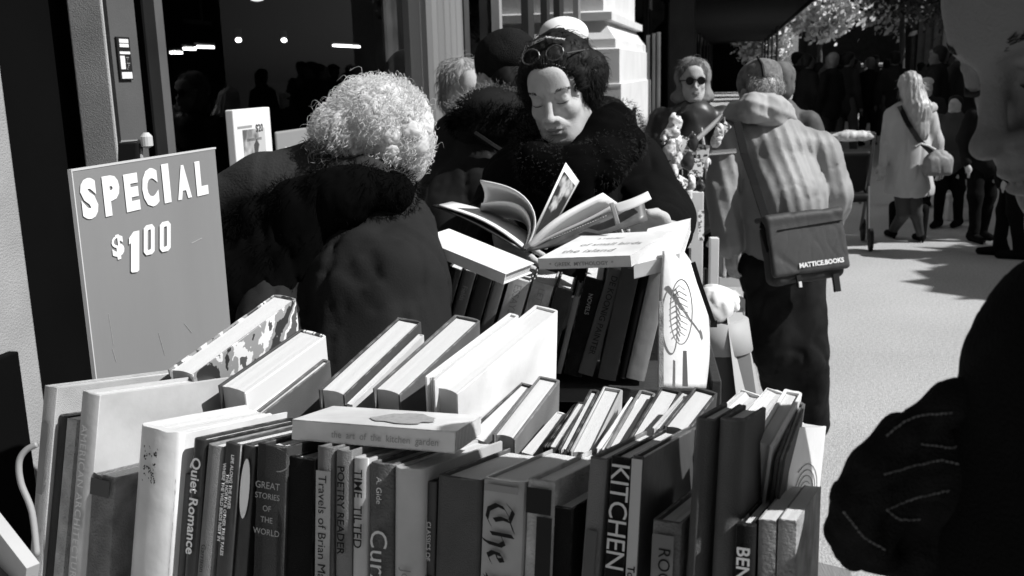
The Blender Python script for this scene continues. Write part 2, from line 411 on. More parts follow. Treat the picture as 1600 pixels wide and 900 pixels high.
# ------------------------------------------------------------------ bookshop front along the left
T0 = -1.7
STONE_G = mat('grey_painted_metal', .45, .75, .18, 6, .25, 300)
STONE_D = mat('dull_bronze_metal', .085, .6, .2, 5, .1, 200)
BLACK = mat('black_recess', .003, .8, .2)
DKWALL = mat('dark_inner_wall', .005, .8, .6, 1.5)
def shop():
    root = empty('shop_front', S(3, T0-.3, 0), 'dark bookshop front with tall glass windows between grey metal piers', 'shop front')
    z1 = 4.2
    def s_(px, t=T0, py=200): return on_t(px, py, t)[0]
    # nearest pier at the left edge of the picture
    a = s_(0, py=90); b = MB().sbox(a-.5, a, T0-.35, T0, 0, z1).build('pier', mat('near_pier_paint', .30, .8, .18, 5, .4, 240), root, bevel=.008)
    MB().sbox(a-.5, s_(26, T0+.02, 565), T0+.002, T0+.03, 0, on_t(10, 556, T0+.03)[1]).build('black_plinth', BLACK, root, bevel=.004)
    # second pier: wide bright face towards us, narrow dark face along the street
    e0, e1 = s_(180), s_(220)
    # near face spans px 118..180 -> depth into the wall
    tn = on_s(120, 150, e0)[0]
    MB().sbox(e0, e1, tn, T0, 0, z1).build('pier', STONE_G, root, bevel=.006)
    dk = MB().sbox(e0+.004, e1+.01, T0+.003, T0+.012, 0, z1).build('bronze_strip', STONE_D, root)
    # black door recess between the piers and in front of the first one
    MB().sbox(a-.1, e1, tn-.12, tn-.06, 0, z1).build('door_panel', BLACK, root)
    # stall riser, sill and head of the window
    pole0, pole1 = s_(664), s_(712)
    w_end = s_(908, T0)
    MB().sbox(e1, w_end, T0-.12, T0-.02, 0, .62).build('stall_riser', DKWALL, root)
    MB().sbox(e1, w_end, T0-.25, T0+.0, .621, .66).build('window_sill', STONE_D, root)
    # slender post inside the first window
    m0 = s_(250, T0-.05); MB().bar(S(m0+.02, T0-.05, .66), S(m0+.02, T0-.05, z1), .045, .045, up=SD).build('mullion', mat('post_grey', .09, .5), root)
    # fluted mullion
    mb = MB(); nfl = 5
    for i in range(nfl):
        q = i/(nfl-1); w_ = (pole1-pole0)/nfl
        mb.tube([S(pole0+w_*(i+.5), T0+.02, .0), S(pole0+w_*(i+.5), T0+.02, z1)], w_*.5, 12)
    mb.sbox(pole0, pole1, T0-.1, T0, 0, z1)
    mb.build('fluted_mullion', mat('brushed_aluminium', .35, .38, .25, 3, 0, metal=.6, stretch=(1, 1, .05)), root, smooth=False)
    # glass
    gm = bpy.data.materials.new('shop_glass'); gm.use_nodes = True; N = gm.node_tree; N.nodes.clear()
    out = N.nodes.new('ShaderNodeOutputMaterial'); mx = N.nodes.new('ShaderNodeMixShader'); tr = N.nodes.new('ShaderNodeBsdfTransparent'); gl = N.nodes.new('ShaderNodeBsdfGlossy'); fr = N.nodes.new('ShaderNodeFresnel')
    fr.inputs[0].default_value = 1.2; gl.inputs['Roughness'].default_value = .0; tr.inputs[0].default_value = (.8, .8, .8, 1)
    N.links.new(fr.outputs[0], mx.inputs[0]); N.links.new(tr.outputs[0], mx.inputs[1]); N.links.new(gl.outputs[0], mx.inputs[2]); N.links.new(mx.outputs[0], out.inputs[0])
    for q0, q1 in ((e1, pole0), (pole1, w_end)): MB().add([S(q0, T0-.065, .66), S(q1, T0-.065, .66), S(q1, T0-.065, z1), S(q0, T0-.065, z1)], [(0, 1, 2, 3)]).build('window_pane', gm, root)
    MB().sbox(e1, w_end, T0-.25, T0, z1, z1+.8).build('lintel', STONE_D, root)
    # the room behind
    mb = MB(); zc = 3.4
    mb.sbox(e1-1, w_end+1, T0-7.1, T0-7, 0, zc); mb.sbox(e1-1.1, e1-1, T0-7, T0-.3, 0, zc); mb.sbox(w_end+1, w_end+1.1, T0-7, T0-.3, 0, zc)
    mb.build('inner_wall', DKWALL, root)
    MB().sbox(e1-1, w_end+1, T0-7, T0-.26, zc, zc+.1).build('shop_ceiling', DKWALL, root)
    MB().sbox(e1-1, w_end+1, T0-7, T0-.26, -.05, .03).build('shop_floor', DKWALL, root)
    # wall above the shop
    MB().sbox(a-.5, w_end, T0-.4, T0-.05, z1+.8, 14).build('upper_wall', mat('upper_stone', .25, .85, .3, 1), root)
    # a second bay past the fluted mullion: door frames and a bright reveal
    for px, g, wd in ((716, .05, .05), (772, .3, .035), (818, .03, .1), (848, .03, .06), (868, .03, .1), (898, .22, .07)):
        s0 = s_(px, T0-.03, 30); MB().sbox(s0, s0+wd*2.5, T0-.05, T0+.01, .66, z1).build('door_frame', mat('frame_%d' % int(g*100), g, .5, .2), root)
    q0, q1 = s_(818, T0-.12), s_(832, T0-.12); MB().sbox(q0, q1, T0-.16, T0-.12, .66, on_t(818, 50, T0-.12)[1]).build('door_panel', mat('white_reveal', .7, .6), root)
    q0, q1 = s_(862, T0-.12), s_(874, T0-.12); MB().sbox(q0, q1, T0-.16, T0-.12, .66, on_t(862, 40, T0-.12)[1]).build('door_panel', mat('white_reveal', .7, .6), root)
    MB().sbox(pole1, s_(818), T0-.5, T0-.45, .66, z1).build('display_back', mat('mottled_grey_board', .05, .7, .7, 5), root)
    return root, e0, e1, pole0, pole1
SHOP, E0, E1, POLE0, POLE1 = shop()

# lamps inside the shop
def lamp(name, label, px, py, tt, L, g, ax=SD):
    s0, z0 = on_t(px, py, tt); r = empty(name, S(s0, tt, z0), label, 'ceiling light', 'lamps seen in the dark shop')
    mb = MB(); c = S(s0, tt, z0)
    if L > .13:
        mb.bar(c, c+ax*L, .035, .022, mi=0); mb.build('diffuser', flat_mat('lit_tube_%d' % g, .8, emit=g), r)
        MB().bar(c+Vector((0, 0, .03)), c+ax*L+Vector((0, 0, .03)), .05, .02).build('housing', STONE_D, r)
    else:
        mb.lathe(c, [(L*.2, 0), (L*.5, .01), (L*.5, .03), (L*.3, .04)], 14); mb.build('diffuser', flat_mat('lit_spot_%d' % g, .8, emit=g), r)
        MB().lathe(c+Vector((0, 0, .042)), [(L*.4, 0), (L*.6, .01), (L*.6, .08)], 14).build('housing', STONE_D, r)
lamp('ceiling_light', 'short lit tube left of two others inside the dark shop window', 268, 82, T0-3, .15, 5)
lamp('ceiling_light', 'middle one of three short lit tubes inside the dark window', 288, 76, T0-3, .17, 6)
lamp('ceiling_light', 'longest and rightmost of three short lit tubes in the left window', 307, 73, T0-3, .29, 5)
lamp('ceiling_light', 'single long lit tube in the dark window above the white haired woman', 522, 71, T0-2.6, .75, 6)
lamp('spot_light', 'small round lit spot left of its twin inside the shop', 373, 66, T0-3, .055, 9)
lamp('spot_light', 'small round lit spot right of its twin inside the shop', 444, 66, T0-3, .055, 9)
lamp('spot_light', 'round pale lamp cut by the top edge of the picture', 402, 2, T0-3, .125, 1)

# plaque on the bronze strip
def plaque():
    s0, z0 = on_t(186, 125, T0+.014); s1, _ = on_t(206, 125, T0+.014); _, z1 = on_t(196, 58, T0+.014)
    r = empty('wall_notice', S(s0, T0+.014, z0), 'small black and white notice on the grey pier', 'notice')
    MB().sbox(s0, s1, T0+.014, T0+.02, z0, z1).build('board', flat_mat('notice_black', .02, .4), r, bevel=.001)
    H = z1-z0; W = s1-s0; mb = MB()
    for a, b, c, d in ((.15, .85, .86, .95), (.15, .85, .76, .84), (.1, .9, .6, .66), (.1, .45, .25, .56), (.1, .9, .03, .18)):
        mb.sbox(s0+a*W, s0+b*W, T0+.0205, T0+.0215, z0+c*H, z0+d*H)
    mb.build('print', flat_mat('notice_white', .75), r)
    mb = MB(); 
    for k in range(7): mb.sbox(s0+W*(.55+.05*(k % 3)), s0+W*(.62+.07*(k % 4)), T0+.0205, T0+.0213, z0+H*(.24+.045*k), z0+H*(.262+.045*k))
    mb.build('print', flat_mat('notice_grey', .25), r)
plaque()

# framed poster, second sign and things in the window
def window_things():
    t = T0-.02; 
    def quad(px0, py0, px1, py1, tt): 
        s0, z1 = on_t(px0, py0, tt); s1, _ = on_t(px1, py0, tt); _, z0 = on_t(px0, py1, tt); return s0, s1, z0, z1
    t = T0+.30
    s0, s1, z0, z1 = quad(366, 172, 424, 272, t)
    r = empty('framed_poster', S(s0, t, z0-.3), 'white framed poster of a dark seated figure standing before the shop window', 'poster')
    z0 -= .12
    MB().sbox(s0, s1, t-.03, t-.005, z0, z1).build('frame', flat_mat('poster_white', .72), r, bevel=.003)
    W, H = s1-s0, z1-z0
    MB().sbox(s0+.2*W, s0+.8*W, t-.005, t-.0042, z0+H*.34, z0+.8*H).build('picture', ramp_mat('poster_picture', [(0, .05), (.45, .12), (.55, .5)], 9, constant=False), r)
    f = Sdf(); f.ell(S(s0+.5*W, t, z0+.42*H), (.06, .06, .05)).ell(S(s0+.52*W, t, z0+.56*H), (.03, .03, .05)).ell(S(s0+.56*W, t, z0+.66*H), .02)
    mb = MB(); c = S(s0+.5*W, t-.0038, z0+.34*H); pts = [(-.27, 0), (.27, 0), (.2, .12), (.05, .2), (.12, .3), (.05, .36), (-.03, .3), (-.02, .2), (-.15, .1)]
    mb.add([c+SD*a*W+Vector((0, 0, b*H)) for a, b in pts], [tuple(range(len(pts)))]); mb.build('figure', flat_mat('poster_figure', .06), r)
    me = text_mesh('$20', .032, .02); M = Matrix.Translation(S(s0+.55*W, t-.004, z1-.07)) @ Matrix(((SD.x, 0, TD.x), (SD.y, 0, TD.y), (0, 1, 0))).to_4x4()
    me.transform(M); link('lettering', me, INK_B, r)
    MB().sbox(s0+.08*W, s0+.46*W, t-.005, t-.0042, z1-.055, z1-.048).build('printed_line', INK_G, r)
    MB().sbox(s0+.3*W, s0+.7*W, t-.005, t-.0042, z1-.095, z1-.087).build('printed_line', INK_G, r)
    MB().bar(S(s0+W/2, t-.06, 0.0), S(s0+W/2, t-.04, z0+.02), .03).build('stand', STONE_D, r)
    # second special sign behind the white-haired woman
    s0, z1 = on_t(436, 206, t); s1 = on_t(505, 200, t)[0]; z1b = z1; z0 = z1-.42
    r = empty('special_sign', S(s0, t, z0), 'light grey board reading SPECIAL, partly hidden by the white haired woman', 'sign')
    MB().sbox(s0, s1+.18, t-.02, t-.008, z0, z1).build('board', mat('sign_grey2', .25, .5, .05), r, bevel=.006)
    me = text_mesh('SPECIAL', .09, .02); me.transform(Matrix.Translation(S(s0+.03, t-.005, z1-.115)) @ Matrix(((SD.x, 0, TD.x), (SD.y, 0, TD.y), (0, 1, 0))).to_4x4()); link('lettering', me, INK_W, r)
    MB().bar(S((s0+s1)/2, t-.05, 0), S((s0+s1)/2, t-.05, z0+.02), .03).build('stand', STONE_D, r)
window_things()

# ------------------------------------------------------------------ stone pier with mouldings
def pedestal():
    SX = 12.0; cs = mat('pale_limestone', .62, .85, .1, 2.5, .35, 60)
    r = empty('stone_pier', S(SX+2, -2, 0), 'pale moulded stone pier of the building beyond the shop', 'stone pier')
    def z(py): return on_s(965, py, SX)[1]
    tc = on_s(968, 130, SX)[0]; L = 4.2
    prof = [(0, .02), (z(131), .02), (z(130), 0), (z(76), 0), (z(74), -.05), (z(60), -.055), (z(52), -.1), (z(42), -.15), (z(33), -.19), (z(31), -.19), (z(30), -.1), (z(17), -.1), (z(15), -.18), (z(14), -.21), (7.0, -.21)]
    mb = MB(); base = 0
    for i, (zz, o) in enumerate(prof):
        mb.v += [tuple(S(SX-o*.9, tc+o, zz)), tuple(S(SX+L+o*.9, tc+o, zz)), tuple(S(SX+L+o*.9, tc-1.5, zz)), tuple(S(SX-o*.9, tc-1.5, zz))]
    for i in range(len(prof)-1):
        for k in range(4):
            a, b = i*4+k, i*4+(k+1) % 4; mb.f.append((a, b, b+4, a+4)); mb.mi.append(0)
    mb.build('moulded_base', cs, r)
    # block joint and slot
    MB().sbox(SX-.022, SX-.02, tc-1.5, tc+.02, z(131)-.03, z(131)-.015).build('joint', mat('light_joint', .8), r)
    s0 = on_t(988, 180, tc+.022)[0]; s1 = on_t(994, 180, tc+.022)[0]
    z0 = on_t(990, 203, tc+.022)[1]; z1_ = on_t(990, 168, tc+.022)[1]
    MB().sbox(s0, s1, tc+.021, tc+.024, z0, z1_).build('slot', BLACK, r)  # black plate on the stone face, painting the shade inside the recess
    MB().sbox(SX, SX+L, tc-1.6, tc-.3, 7, 16).build('upper_wall', mat('upper_stone', .25), r)
pedestal()

# ------------------------------------------------------------------ dark arcade and pavement shed beyond
def arcade():
    r = empty('arcade_building', S(40, -3, 0), 'black arcaded building front receding behind the stone pier', 'building')
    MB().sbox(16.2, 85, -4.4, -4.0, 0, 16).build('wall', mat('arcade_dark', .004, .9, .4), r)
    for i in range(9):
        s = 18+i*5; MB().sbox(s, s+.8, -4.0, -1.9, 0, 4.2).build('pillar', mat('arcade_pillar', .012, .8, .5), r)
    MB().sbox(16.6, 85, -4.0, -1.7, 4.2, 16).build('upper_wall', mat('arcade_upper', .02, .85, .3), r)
    r = empty('pavement_shed', S(40, 0, 0), 'black boarded scaffold shed roofing the far pavement', 'scaffold shed')
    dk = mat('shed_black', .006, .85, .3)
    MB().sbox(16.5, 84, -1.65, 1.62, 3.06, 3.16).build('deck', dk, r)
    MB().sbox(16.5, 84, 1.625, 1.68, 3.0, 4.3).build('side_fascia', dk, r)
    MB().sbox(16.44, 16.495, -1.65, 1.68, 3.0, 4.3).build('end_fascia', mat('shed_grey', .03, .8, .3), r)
    for i in range(12):
        s = 18+i*5.5
        MB().tube([S(s, -1.55, 0), S(s, -1.55, 3.06)], .05, 8).build('post', mat('shed_post', .02, .5), r)
        if i>3: MB().tube([S(s, 1.5, 0), S(s, 1.5, 3.06)], .05, 8).build('post', mat('shed_post', .02, .5), r)
    # dark column under the shed (image x 1045-1085)
    # wall of boards far inside
    MB().sbox(70, 70.1, -3.9, .8, 0, 3.05).build('back_board', dk, r)
    a = on_s(1046, 60, 17.5)[0]; b = on_s(1084, 60, 17.5)[0]
    MB().sbox(17.5, 18.2, a, b, 0, 3.05).build('box_column', mat('box_column_dark', .035, .7, .4, 3), r)
    for px in (1013, 1022, 1029):
        q = on_s(px, 100, 15.8)[0]
        rr = MB().tube([S(15.8, q, 0), S(15.8, q, on_s(px, 55 + (px-1013)*-.3, 15.8)[1])], .03, 8).build('railing_post', mat('rail_grey', .12, .4), r)
arcade()

# ------------------------------------------------------------------ buildings
BR = ramp_mat('dark_brick', [(0, .03), (.5, .06), (1, .09)], 3, constant=False, rough=.9, detail=8)
def facade(name, label, org, ux, W, H, nx, nz, wallm, glassm, trimm, depth=8.0, win=(1.0, 1.7), z0=4.2, cat='building', lintels=True):
    """a block whose front runs from org along ux (unit) for W; windows are openings with frames, glass set back"""
    org = Vector(org); ux = Vector(ux); n = Vector((ux.y, -ux.x, 0)); up = Vector((0, 0, 1))   # n points out of the front
    r = empty(name, org+ux*W/2-n*.5, label, cat)
    wall = MB(); sx = W/nx; sz = (H-z0-.6)/nz; ww, wh = win
    wall.box(org-n*depth, ux*W, n*(depth-.3), up*H)
    xs = [0.0]; 
    for i in range(nx): xs += [sx*(i+.5)-ww/2, sx*(i+.5)+ww/2]
    xs.append(W); zs = [0.0]
    for j in range(nz): zs += [z0+sz*j+.4, z0+sz*j+.4+wh]
    zs.append(H)
    for i in range(len(xs)-1):
        for j in range(len(zs)-1):
            if i % 2 == 1 and j % 2 == 1: continue
            wall.box(org+ux*xs[i]-n*.3+up*zs[j], ux*(xs[i+1]-xs[i]), n*.3, up*(zs[j+1]-zs[j]))
    wall.build('wall', wallm, r)
    MB().box(org-n*.1+up*H-ux*.2, ux*(W+.4), n*.5, up*.5).build('cornice', trimm, r)
    proto = None
    for i in range(nx):
        for j in range(nz):
            o = org+ux*xs[1+2*i]+up*zs[1+2*j]
            mb = MB(); mb.box(o-n*.2, ux*ww, n*.02, up*wh)
            g = mb.build('window', glassm, r)
            f = MB(); f.box(o-n*.18, ux*.08, n*.06, up*wh).box(o-n*.18+ux*(ww-.08), ux*.08, n*.06, up*wh).box(o-n*.18+ux*.08+up*(wh/2-.04), ux*(ww-.16), n*.06, up*.08)
            f.box(o-n*.02-up*.12-ux*.1, ux*(ww+.2), n*.12, up*.12)
            if lintels: f.box(o+up*wh-ux*.1-n*.02, ux*(ww+.2), n*.07, up*.25)
            q = f.build('frame', trimm, None, world=False); q.parent = g; q.matrix_parent_inverse = parent_matrix(g).inverted()
    return r
TRIM = mat('pale_trim', .6, .8, .2); GLD = flat_mat('dark_glass', .02, .15)
facade('brick_building', 'dark brick building with pale sills behind the trees', S(78, 5.0), TD, 17, 26, 6, 6, BR, GLD, TRIM, 10, (1.5, 2.2), 4.5)
facade('brick_building', 'dark brick block seen beyond the end of the shed roof', S(96, -14), TD, 18, 30, 6, 7, BR, GLD, TRIM, 10, (1.2, 2.0), 4.5)
# building across the street that keeps the far pavement in shade; its front looks onto the road
facade('stone_building', 'low stone building across the road right of the picture', S(30, 12.5), -SD, 21.2, 13.8, 7, 3, mat('sandstone_front', .07, .85, .25, 1), GLD, TRIM, 9, (1.3, 1.9), 3.0)
# classical front farther along, with columns and pediments
def classical():
    r = empty('classical_building', S(60, 13.5, 0), 'grey classical building with pilasters and pedimented windows', 'building')
    W0, W1 = 66, 104; cm = mat('grey_classical_stone', .16, .85, .3, .8)
    MB().sbox(W0, W1, 12.9, 22, 0, 20).build('wall', cm, r)
    for i in range(13):
        s = W0+1+i*2.9; mb = MB(); mb.sbox(s-.4, s+.4, 12.3, 12.9, 0, .8); mb.tube([S(s, 12.6, .8), S(s, 12.6, 6.0)], [.32, .25], 12); mb.sbox(s-.4, s+.4, 12.3, 12.9, 6.0, 6.4)
        mb.build('column', mat('pale_column', .36, .8, .2), r)
        mb = MB(); mb.sbox(s+.8, s+2.1, 12.85, 12.895, 1.5, 5.2); mb.build('window', GLD, r)
        mb = MB(); mb.sbox(s+.8, s+2.1, 12.85, 12.895, 8.2, 11.5); mb.build('window', GLD, r)
    MB().sbox(W0-.2, W1+.2, 12.0, 12.9, 6.4, 7.2).build('entablature', mat('pale_column', .36), r)
    for s in (68, 79, 90):
        mb = MB(); a, b, c = S(s, 11.9, 7.2), S(s+7, 11.9, 7.2), S(s+3.5, 11.9, 9.2); k = TD*.9
        mb.add([a, b, c, a+k, b+k, c+k], [(0, 1, 2), (3, 5, 4), (0, 3, 4, 1), (1, 4, 5, 2), (2, 5, 3, 0)]); mb.build('pediment', mat('pale_column', .36), r)
classical()

# ------------------------------------------------------------------ trees
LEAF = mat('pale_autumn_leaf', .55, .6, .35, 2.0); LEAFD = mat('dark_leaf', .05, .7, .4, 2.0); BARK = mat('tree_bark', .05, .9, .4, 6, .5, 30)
def tree(label, s, t, h, cr, cz, leafm, seed, nl=2600, ls=.16, group='street trees', tr=.16):
    rg = random.Random(seed); b = S(s, t, 0); r = empty('street_tree', b, label, 'tree', group)
    mb = MB(); top = b+Vector((rg.uniform(-.3, .3), rg.uniform(-.3, .3), cz)); mb.tube([b, b+(top-b)*.45+Vector((.08, 0, 0)), top], [tr, tr*.8, tr*.55], 9)
    tips = []
    for i in range(11):
        a = rg.uniform(0, 6.28); el = rg.uniform(.1, 1.3); L = cr*rg.uniform(.6, .95); st = b+(top-b)*rg.uniform(.6, 1.0)
        d = Vector((math.cos(a)*math.cos(el), math.sin(a)*math.cos(el), math.sin(el))); e = st+d*L; mid = st+d*L*.5+Vector((0, 0, .15))
        mb.tube([st, mid, e], [tr*.4, tr*.25, tr*.08], 6); tips += [e, mid, mid*.5+e*.5]
        for k in range(2):
            d2 = (d+Vector((rg.uniform(-.6, .6), rg.uniform(-.6, .6), rg.uniform(-.2, .6)))).normalized(); e2 = mid+d2*L*.55; mb.tube([mid, e2], [tr*.16, tr*.04], 5); tips.append(e2)
    mb.build('trunk', BARK, r, smooth=True)
    V, Fc = [], []
    for i in range(nl):
        c = rg.choice(tips)+Vector((rg.gauss(0, 1), rg.gauss(0, 1), rg.gauss(0, .8)))*cr*.19
        q = ls*rg.uniform(.5, 1.3); n = Vector((rg.gauss(0, 1), rg.gauss(0, 1), rg.gauss(0, 1))).normalized(); x = n.orthogonal().normalized()*q; y = n.cross(x)*.6
        k = len(V); V += [tuple(c-x), tuple(c-y*.9), tuple(c+x), tuple(c+y*.9)]; Fc.append((k, k+1, k+2, k+3))
    me = bpy.data.meshes.new('crown'); me.from_pydata(V, [], Fc); link('crown', me, leafm, r)
    return r
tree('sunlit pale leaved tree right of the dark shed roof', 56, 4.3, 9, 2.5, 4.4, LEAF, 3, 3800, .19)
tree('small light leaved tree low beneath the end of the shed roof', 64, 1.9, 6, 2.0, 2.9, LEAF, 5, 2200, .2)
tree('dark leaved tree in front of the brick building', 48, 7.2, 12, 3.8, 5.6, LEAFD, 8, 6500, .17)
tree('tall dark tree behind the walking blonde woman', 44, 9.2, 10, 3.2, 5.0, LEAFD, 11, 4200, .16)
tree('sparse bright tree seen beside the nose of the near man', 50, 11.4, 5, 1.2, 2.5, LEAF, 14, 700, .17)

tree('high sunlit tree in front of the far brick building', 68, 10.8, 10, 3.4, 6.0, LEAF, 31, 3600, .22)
# tree added out of view to the right so its crown shadows the pavement
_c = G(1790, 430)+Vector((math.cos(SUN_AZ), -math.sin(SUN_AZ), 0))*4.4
tree('unseen street tree added at the kerb to shade the pavement edge', _c.dot(SD), _c.dot(TD), 6, 1.2, 4.4, LEAFD, 21, 7000, .3)

# ================================================================== book carts and books
D0 = .87
b1 = camvec(.415, .012, .909).normalized(); u1 = camvec(.07, 1, -.045); u1 = (u1-b1*u1.dot(b1)).normalized(); r1 = b1.cross(u1)
REF1 = P(755, 745, D0)
b2 = camvec(.376, .402, .834).normalized(); u2 = camvec(0, .901, -.434); u2 = (u2-b2*u2.dot(b2)).normalized(); r2 = b2.cross(u2)
REF2 = P(500, 608, 1.13)

def cover_mat(g, kind='cloth', seed=0):
    nm = 'cover_%s_%d_%d' % (kind, round(g*100), seed)
    if kind == 'cloth': return mat(nm, g, .75, .28, 14+seed % 5, .35, 900, detail=10, wear=.8)
    if kind == 'jacket': return mat(nm, g, .38, .24, 9+seed % 7, .10, 40, spec=.5, detail=8, wear=.55)
    if kind == 'worn': return mat(nm, g, .8, .55, 28, .4, 400, detail=10, wear=1)
    if kind == 'photo': return ramp_mat(nm, [(0, .03), (.42, .25), (.52, .65), (.6, .08)], 22+seed, rough=.35, detail=4)
    if kind == 'stripe': return ramp_mat(nm, [(0, .7), (.35, .1), (.5, .7), (.8, .05)], 12, 'WAVE', rough=.4, detail=3, stretch=(1, 1, .2))
    return mat(nm, g)

def book_mesh(t, d, h, cov, hard=True, c=.0028, bulge=.004, fore=False, M=None, name='book', label='', group=None, spine_bits=(), lumpy=0.0):
    """local frame: x thickness 0..t, y from the spine 0..d, z from the top 0 down to -h.  M places it."""
    root = empty(name, M=M, label=label, cat='book', group=group)
    mb = MB(); n = 7
    if not hard: c, bulge = .0007, .0006
    prof = [(0, d), (0, .003)]
    for i in range(n): a = math.pi*(i+.5)/n; prof.append((t/2-math.cos(a)*t/2*.98, .002-math.sin(a)*bulge))
    prof += [(t, .003), (t, d)]
    inner = [(t-c, d), (t-c, .0035), (c, .0035), (c, d)]
    k = len(prof); loop = prof+inner; m = len(loop)
    rq = random.Random(int(t*1e6)+int(h*1e5))
    for z in (-h, 0):
        mb.v += [(x+rq.gauss(0, .0002), y, z+rq.gauss(0, .0005)) for x, y in loop]
    for i in range(m):
        j = (i+1) % m; mb.f.append((i, j, j+m, i+m)[::-1]); mb.mi.append(0)
    # caps: boards and spine strip
    def cap(ids, top):
        f = tuple(i+(m if top else 0) for i in ids); mb.f.append(f if not top else f[::-1]); mb.mi.append(0)
    for top in (0, 1):
        cap([0, 1, k+2, k+3], top); cap([k-2, k-1, k, k+1], top); cap(list(range(1, k-1))+[k+1, k+2], top)
    cv = mb.build('cover', cov, root, world=False, smooth='auto')
    bv = cv.modifiers.new('bevel', 'BEVEL'); bv.width = .0009; bv.segments = 1; bv.limit_method = 'ANGLE'
    ins = .003 if hard else .0003
    pb = MB(); x0, x1, y0, y1 = c+.0003, t-c-.0003, .004, d-(.0045 if hard else .0005)
    nx = max(3, int((x1-x0)/.004)); rg = random.Random(int(t*1e5)+int(d*1e4))
    vs = []
    # the page block: slightly uneven top, hollow fore-edge
    for i in range(nx+1):
        x = x0+(x1-x0)*i/nx; f = i/nx-.5; dz = rg.uniform(-1, 0)*(.0006+lumpy); hol = .003*(1-4*f*f) if hard else 0
        vs += [(x, y0, -h+ins), (x, y1-hol, -h+ins), (x, y1-hol, -ins+dz), (x, y0, -ins+dz*.5)]
    fs = []
    for i in range(nx):
        a = i*4; b_ = a+4
        fs += [(a+3, a+2, b_+2, b_+3)[::-1], (a+1, b_+1, b_+2, a+2)[::-1] , (a, a+3, b_+3, b_), (a, b_, b_+1, a+1)]
    fs += [(0, 1, 2, 3), tuple(nx*4+q for q in (3, 2, 1, 0))]
    pb.add(vs, fs); pb.build('pages', PAGES, root, world=False)
    for bit in spine_bits: bit(root, t, d, h, bulge)
    return root

def spine_text(s, size, z=-.02, x=None, ink=INK_W, bold=.0, sp=1.0, xoff=0.0, flip=False):
    def f(root, t, d, h, bulge):
        me = text_mesh(s, size, bold, sp); co = np.array([v.co for v in me.vertices])
        mid = (co[:, 1].max()+co[:, 1].min())/2
        M = Matrix(((0, 1, 0, t/2+xoff-mid), (0, 0, -1, -bulge-.0011), (-1, 0, 0, z), (0, 0, 0, 1)))
        if flip: M = Matrix(((1, 0, 0, .0), (0, 0, -1, -bulge-.0011), (0, 1, 0, z), (0, 0, 0, 1)))
        me.transform(M)
        if flip:
            co = np.array([v.co for v in me.vertices]); dx = t/2+xoff-(co[:, 0].max()+co[:, 0].min())/2; me.transform(Matrix.Translation((dx, 0, 0)))
        link('title', me, ink, root, world=False)
    return f
def patch(x0, x1, z0, z1, m, name='label', rad=0.0):
    """a printed or pasted label on the spine; x in fractions of the thickness"""
    def f(root, t, d, h, bulge):
        y = -bulge-.0006; mb = MB()
        if rad:
            cx, cz, rx, rz = (x0+x1)/2*t, (z0+z1)/2, (x1-x0)/2*t, abs(z1-z0)/2
            pts = [(cx+rx*math.cos(a), y, cz+rz*math.sin(a)) for a in np.linspace(0, 6.283, 25)[:-1]]; mb.add(pts, [tuple(range(24))])
        else: mb.add([(x0*t, y, z1), (x1*t, y, z1), (x1*t, y, z0), (x0*t, y, z0)], [(0, 1, 2, 3)])
        mb.build(name, m, root, world=False)
    return f
def nib(strokes, sc, z, m, w=.16, ang=40, x0=0.5):
    """broad-nib pen lettering running down the spine; strokes in (along, across) units"""
    def f(root, t, d, h, bulge):
        mb = MB(); y = -bulge-.0012; n = (math.cos(math.radians(ang))*w/2, math.sin(math.radians(ang))*w/2)
        for st in strokes:
            for (ax, ay), (bx, by) in zip(st, st[1:]):
                q = [(ax-n[0], ay-n[1]), (ax+n[0], ay+n[1]), (bx+n[0], by+n[1]), (bx-n[0], by-n[1])]
                mb.add([(t*x0+(b_-.5)*sc, y-.00002*(len(mb.f) % 7), z-a*sc) for a, b_ in q], [(0, 1, 2, 3)])
        mb.build('title', m, root, world=False)
    return f

def frameM(A, r, b, u): return Matrix(((r.x, b.x, u.x, A.x), (r.y, b.y, u.y, A.y), (r.z, b.z, u.z, A.z), (0, 0, 0, 1)))

def front_book(xl, yl, xr, xb, label, g, kind='cloth', d=.155, h=.235, hard=True, push=0.0, bits=(), bulge=.003, lumpy=0.0, dy=None, yb=900):
    """a book of the front row: spine's top left at pixel (xl, yl), top right at x = xr, left edge at y = 900 at x = xb"""
    g = g*1.45 if .045 <= g <= .3 else g
    ref = REF1+b1*push; A = on_plane(xl, yl, ref, b1); Bm = on_plane(xb, yb, ref, b1)
    u = (A-Bm).normalized(); r = b1.cross(u).normalized()
    # thickness so that the top right corner lands at x = xr
    lo, hi = .001, .3
    for _ in range(40):
        m = (lo+hi)/2; p = A+r*m-CAM; x = 800+F*p.dot(CR)/p.dot(CF)
        if x < xr: lo = m
        else: hi = m
    t = lo-.0004
    return book_mesh(t, d, h, cover_mat(g, kind, len(label) % 6), hard, M=frameM(A, r, b1, u), label=label, spine_bits=bits, bulge=bulge, lumpy=lumpy, group='books standing in the front row of the cart')

